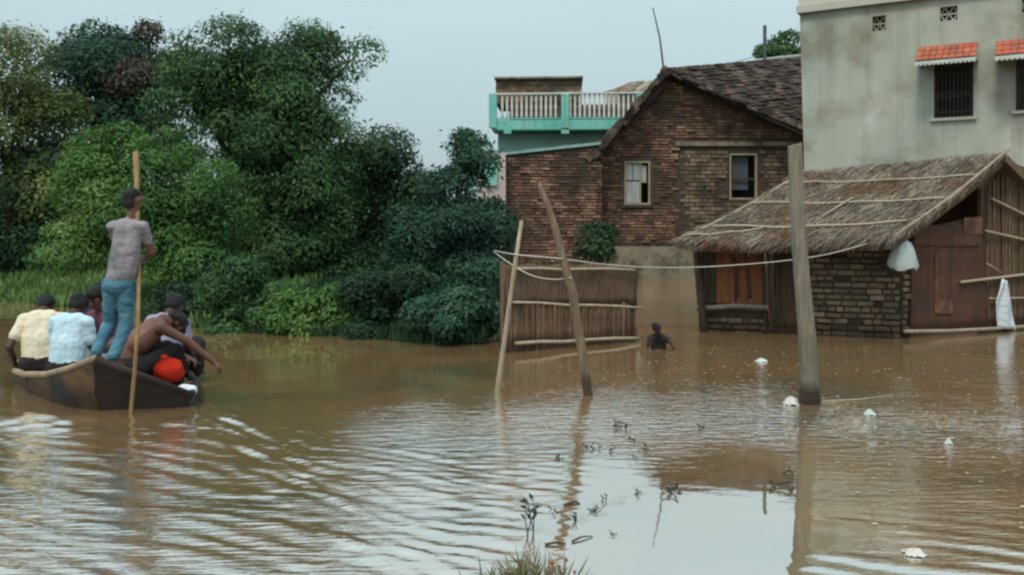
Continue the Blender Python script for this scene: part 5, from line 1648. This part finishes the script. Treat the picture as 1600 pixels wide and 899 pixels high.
def sprig(px, py, hgt, spread, n_, label, seed, m='twig', leaf=None, name='weed_sprig', group='weed sprigs in the water'):
    g_ = random.Random(seed)
    p = wat(px, py); k = p.y / F
    t = thing(name, label, 'weed', p, group)
    mb = MB()
    lv_ = []
    for i in range(n_):
        b_ = p + Vector((g_.uniform(-1, 1) * spread * k * .4, g_.uniform(-.03, .03), -.03))
        tip = b_ + Vector((g_.uniform(-1, 1) * spread * k * .5, g_.uniform(-.03, .03), hgt * .75 * k * g_.uniform(.6, 1) + .03))
        mid_ = b_.lerp(tip, .55) + Vector((g_.uniform(-.3, .3) * spread * k, 0, 0))
        mb.tube([b_, mid_, tip], [.0036, .003, .0016], 5)
        for q in (mid_, tip, b_.lerp(tip, .8)):
            lv_.append((q, Vector((g_.uniform(-1, 1), g_.uniform(-.4, .4), g_.uniform(-.2, .6)))))
    mb.build('stem', M[m], t)
    if leaf:
        pos = np.array([q[0][:] for q in lv_]); ax_ = np.array([q[1][:] for q in lv_])
        nn_ = np.tile(np.array([0, -.6, .8]), (len(pos), 1))
        lq = leaves(pos, ax_, nn_, np.full(len(pos), leaf * k), .5) - np.array(p[:])
        for q in range(len(lq)):
            link(bpy.data.objects.new('leaf', quad_mesh('leaf', lq[q:q + 1], M['weed'])), t)
SL = 'small dark weed sprig poking out of the smooth grey water between the pole reflections'
for i, (px, py, h_, sp_, n_) in enumerate(((975, 672, 18, 22, 7), (932, 702, 11, 14, 3), (952, 706, 12, 6, 2), (912, 700, 6, 14, 3), (988, 690, 8, 10, 3), (1009, 705, 14, 6, 2), (878, 718, 6, 16, 3), (990, 716, 5, 10, 2),
                                       (946, 786, 16, 6, 2), (930, 798, 10, 16, 4), (896, 812, 14, 16, 4), (868, 800, 6, 14, 3), (958, 838, 5, 10, 2), (1094, 672, 14, 12, 3), (995, 772, 9, 5, 2))):
    sprig(px, py, h_, sp_, n_, {0: 'biggest clump of upright weed stems in the water in front of the reed fence opening',
                               13: 'weed sprig on rippled water between the weed clump and the wooden post',
                               6: 'flat weed sprig floating beyond the crooked pole reflection towards the boat',
                               10: 'dark knobby weed tuft floating just behind the two short twigs',
                               8: 'single upright dark weed stem standing behind the two short twigs'}.get(i, SL), 60 + i, leaf=6)
sprig(1049, 770, 11, 14, 4, 'lone dark leafy sprig floating on the smooth grey water away from the others', 90, leaf=12, group=None)
sprig(830, 835, 72, 26, 4, 'tall thin branching weed stem rising beside the grass tuft', 91, leaf=14, group=None)
def twig(pts, r, label, m='twig'):
    P_ = [wat(a, b) + Vector((0, 0, h_)) for a, b, h_ in pts]
    mb = MB(); mb.tube(P_, [r, r * .8] + [r * .5] * (len(P_) - 2), 6)
    return tag(mb.build('floating_twig', M[m], loc=P_[0]), label, 'twig')
o = thing('forked_twig', 'forked dark twig lying on the smooth water near the wooden post reflection', 'twig', wat(1220, 760))
for pts in ([(1203, 752, .01), (1212, 760, .015), (1236, 758, .02)], [(1203, 768, .01), (1212, 760, .015)], [(1236, 758, .02), (1240, 753, .05), (1232, 750, .07)], [(1236, 758, .02), (1238, 764, .02), (1234, 768, .01)], [(1224, 744, .02), (1232, 742, .03), (1238, 745, .02)]):
    P_ = [wat(a, b) + Vector((0, 0, h_)) for a, b, h_ in pts]
    mb = MB(); mb.tube(P_, .007, 6); mb.build('twig_fork', M['twig'], o)
twig([(852, 853, .006), (868, 851, .01), (884, 850, .004)], .008, 'short thick dark twig floating flat beside the grass tuft')
twig([(894, 848, .006), (908, 843, .012), (926, 839, .004)], .006, 'slanting dark twig floating beyond the short thick twig')
twig([(1284, 628, .004), (1340, 626, .008), (1396, 618, .004)], .008, 'long pale straw stalk floating beside the wooden post', 'bamboo')
twig([(882, 790, .004), (898, 787, .01), (906, 788, .004)], .009, 'small curved twig floating left of the crooked pole reflection')
# flecks of chaff on the water
g = np.random.default_rng(77)
fl_ = []
for i in range(900):
    y_ = g.uniform(4.6, 11.5); x_ = g.uniform(.2, 7.2)
    if x_ / y_ > .60 or (y_ < 6.4 and x_ / y_ < .33): continue
    s_ = g.uniform(.005, .022); a_ = g.uniform(-.4, .4)
    dx_, dy_ = math.cos(a_) * s_, math.sin(a_) * s_
    z_ = float(waves(np.array(x_), np.array(y_))) + .004
    fl_.append([[x_ - dx_, y_ - dy_, z_], [x_, y_ + s_ * .7, z_ + .003], [x_ + dx_, y_ + dy_, z_], [x_, y_ - s_ * .7, z_ + .003]])
o = bpy.data.objects.new('chaff', quad_mesh('chaff', np.array(fl_), M['flecks'])); link(o)
tag(o, 'pale flecks of straw chaff scattered on the brown water', 'chaff', kind='stuff')
# grass tuft at the water's near edge
tp = wat(848, 905)
tuft = thing('grass_tuft', 'pale green grass tuft with rusty flower heads growing out of the near water', 'grass', tp)
g = np.random.default_rng(88)
nb = 300
x_ = tp.x - .05 + g.normal(size=nb) * .10 + np.abs(g.normal(size=nb)) * -.02; y_ = tp.y + g.normal(size=nb) * .06
pos = np.stack([x_, y_, np.full(nb, -.03)], 1)
ax_ = np.stack([g.normal(size=nb) * .75 - .25, g.normal(size=nb) * .4, .55 + .5 * g.random(nb)], 1)
ln = .05 + .13 * g.random(nb) ** 2
o = link(bpy.data.objects.new('blades', quad_mesh('blades', leaves(pos, ax_, np.tile([0, -1., .2], (nb, 1)) + g.normal(size=(nb, 3)) * .4, ln, .045) - np.array(tp[:]), M['grass_pale'])), tuft)
tag(o, kind='stuff')
for i in range(5):
    p = tp + Vector((random.uniform(.02, .16), random.uniform(-.05, .06), random.uniform(.03, .09)))
    mb = MB(); mb.ball(p, (.007, .007, .010), 8, 6); mb.tube([p - Vector((.01, 0, .1)), p], .002, 4); mb.build('flower_head', M['flower'], tuft, smooth=True)
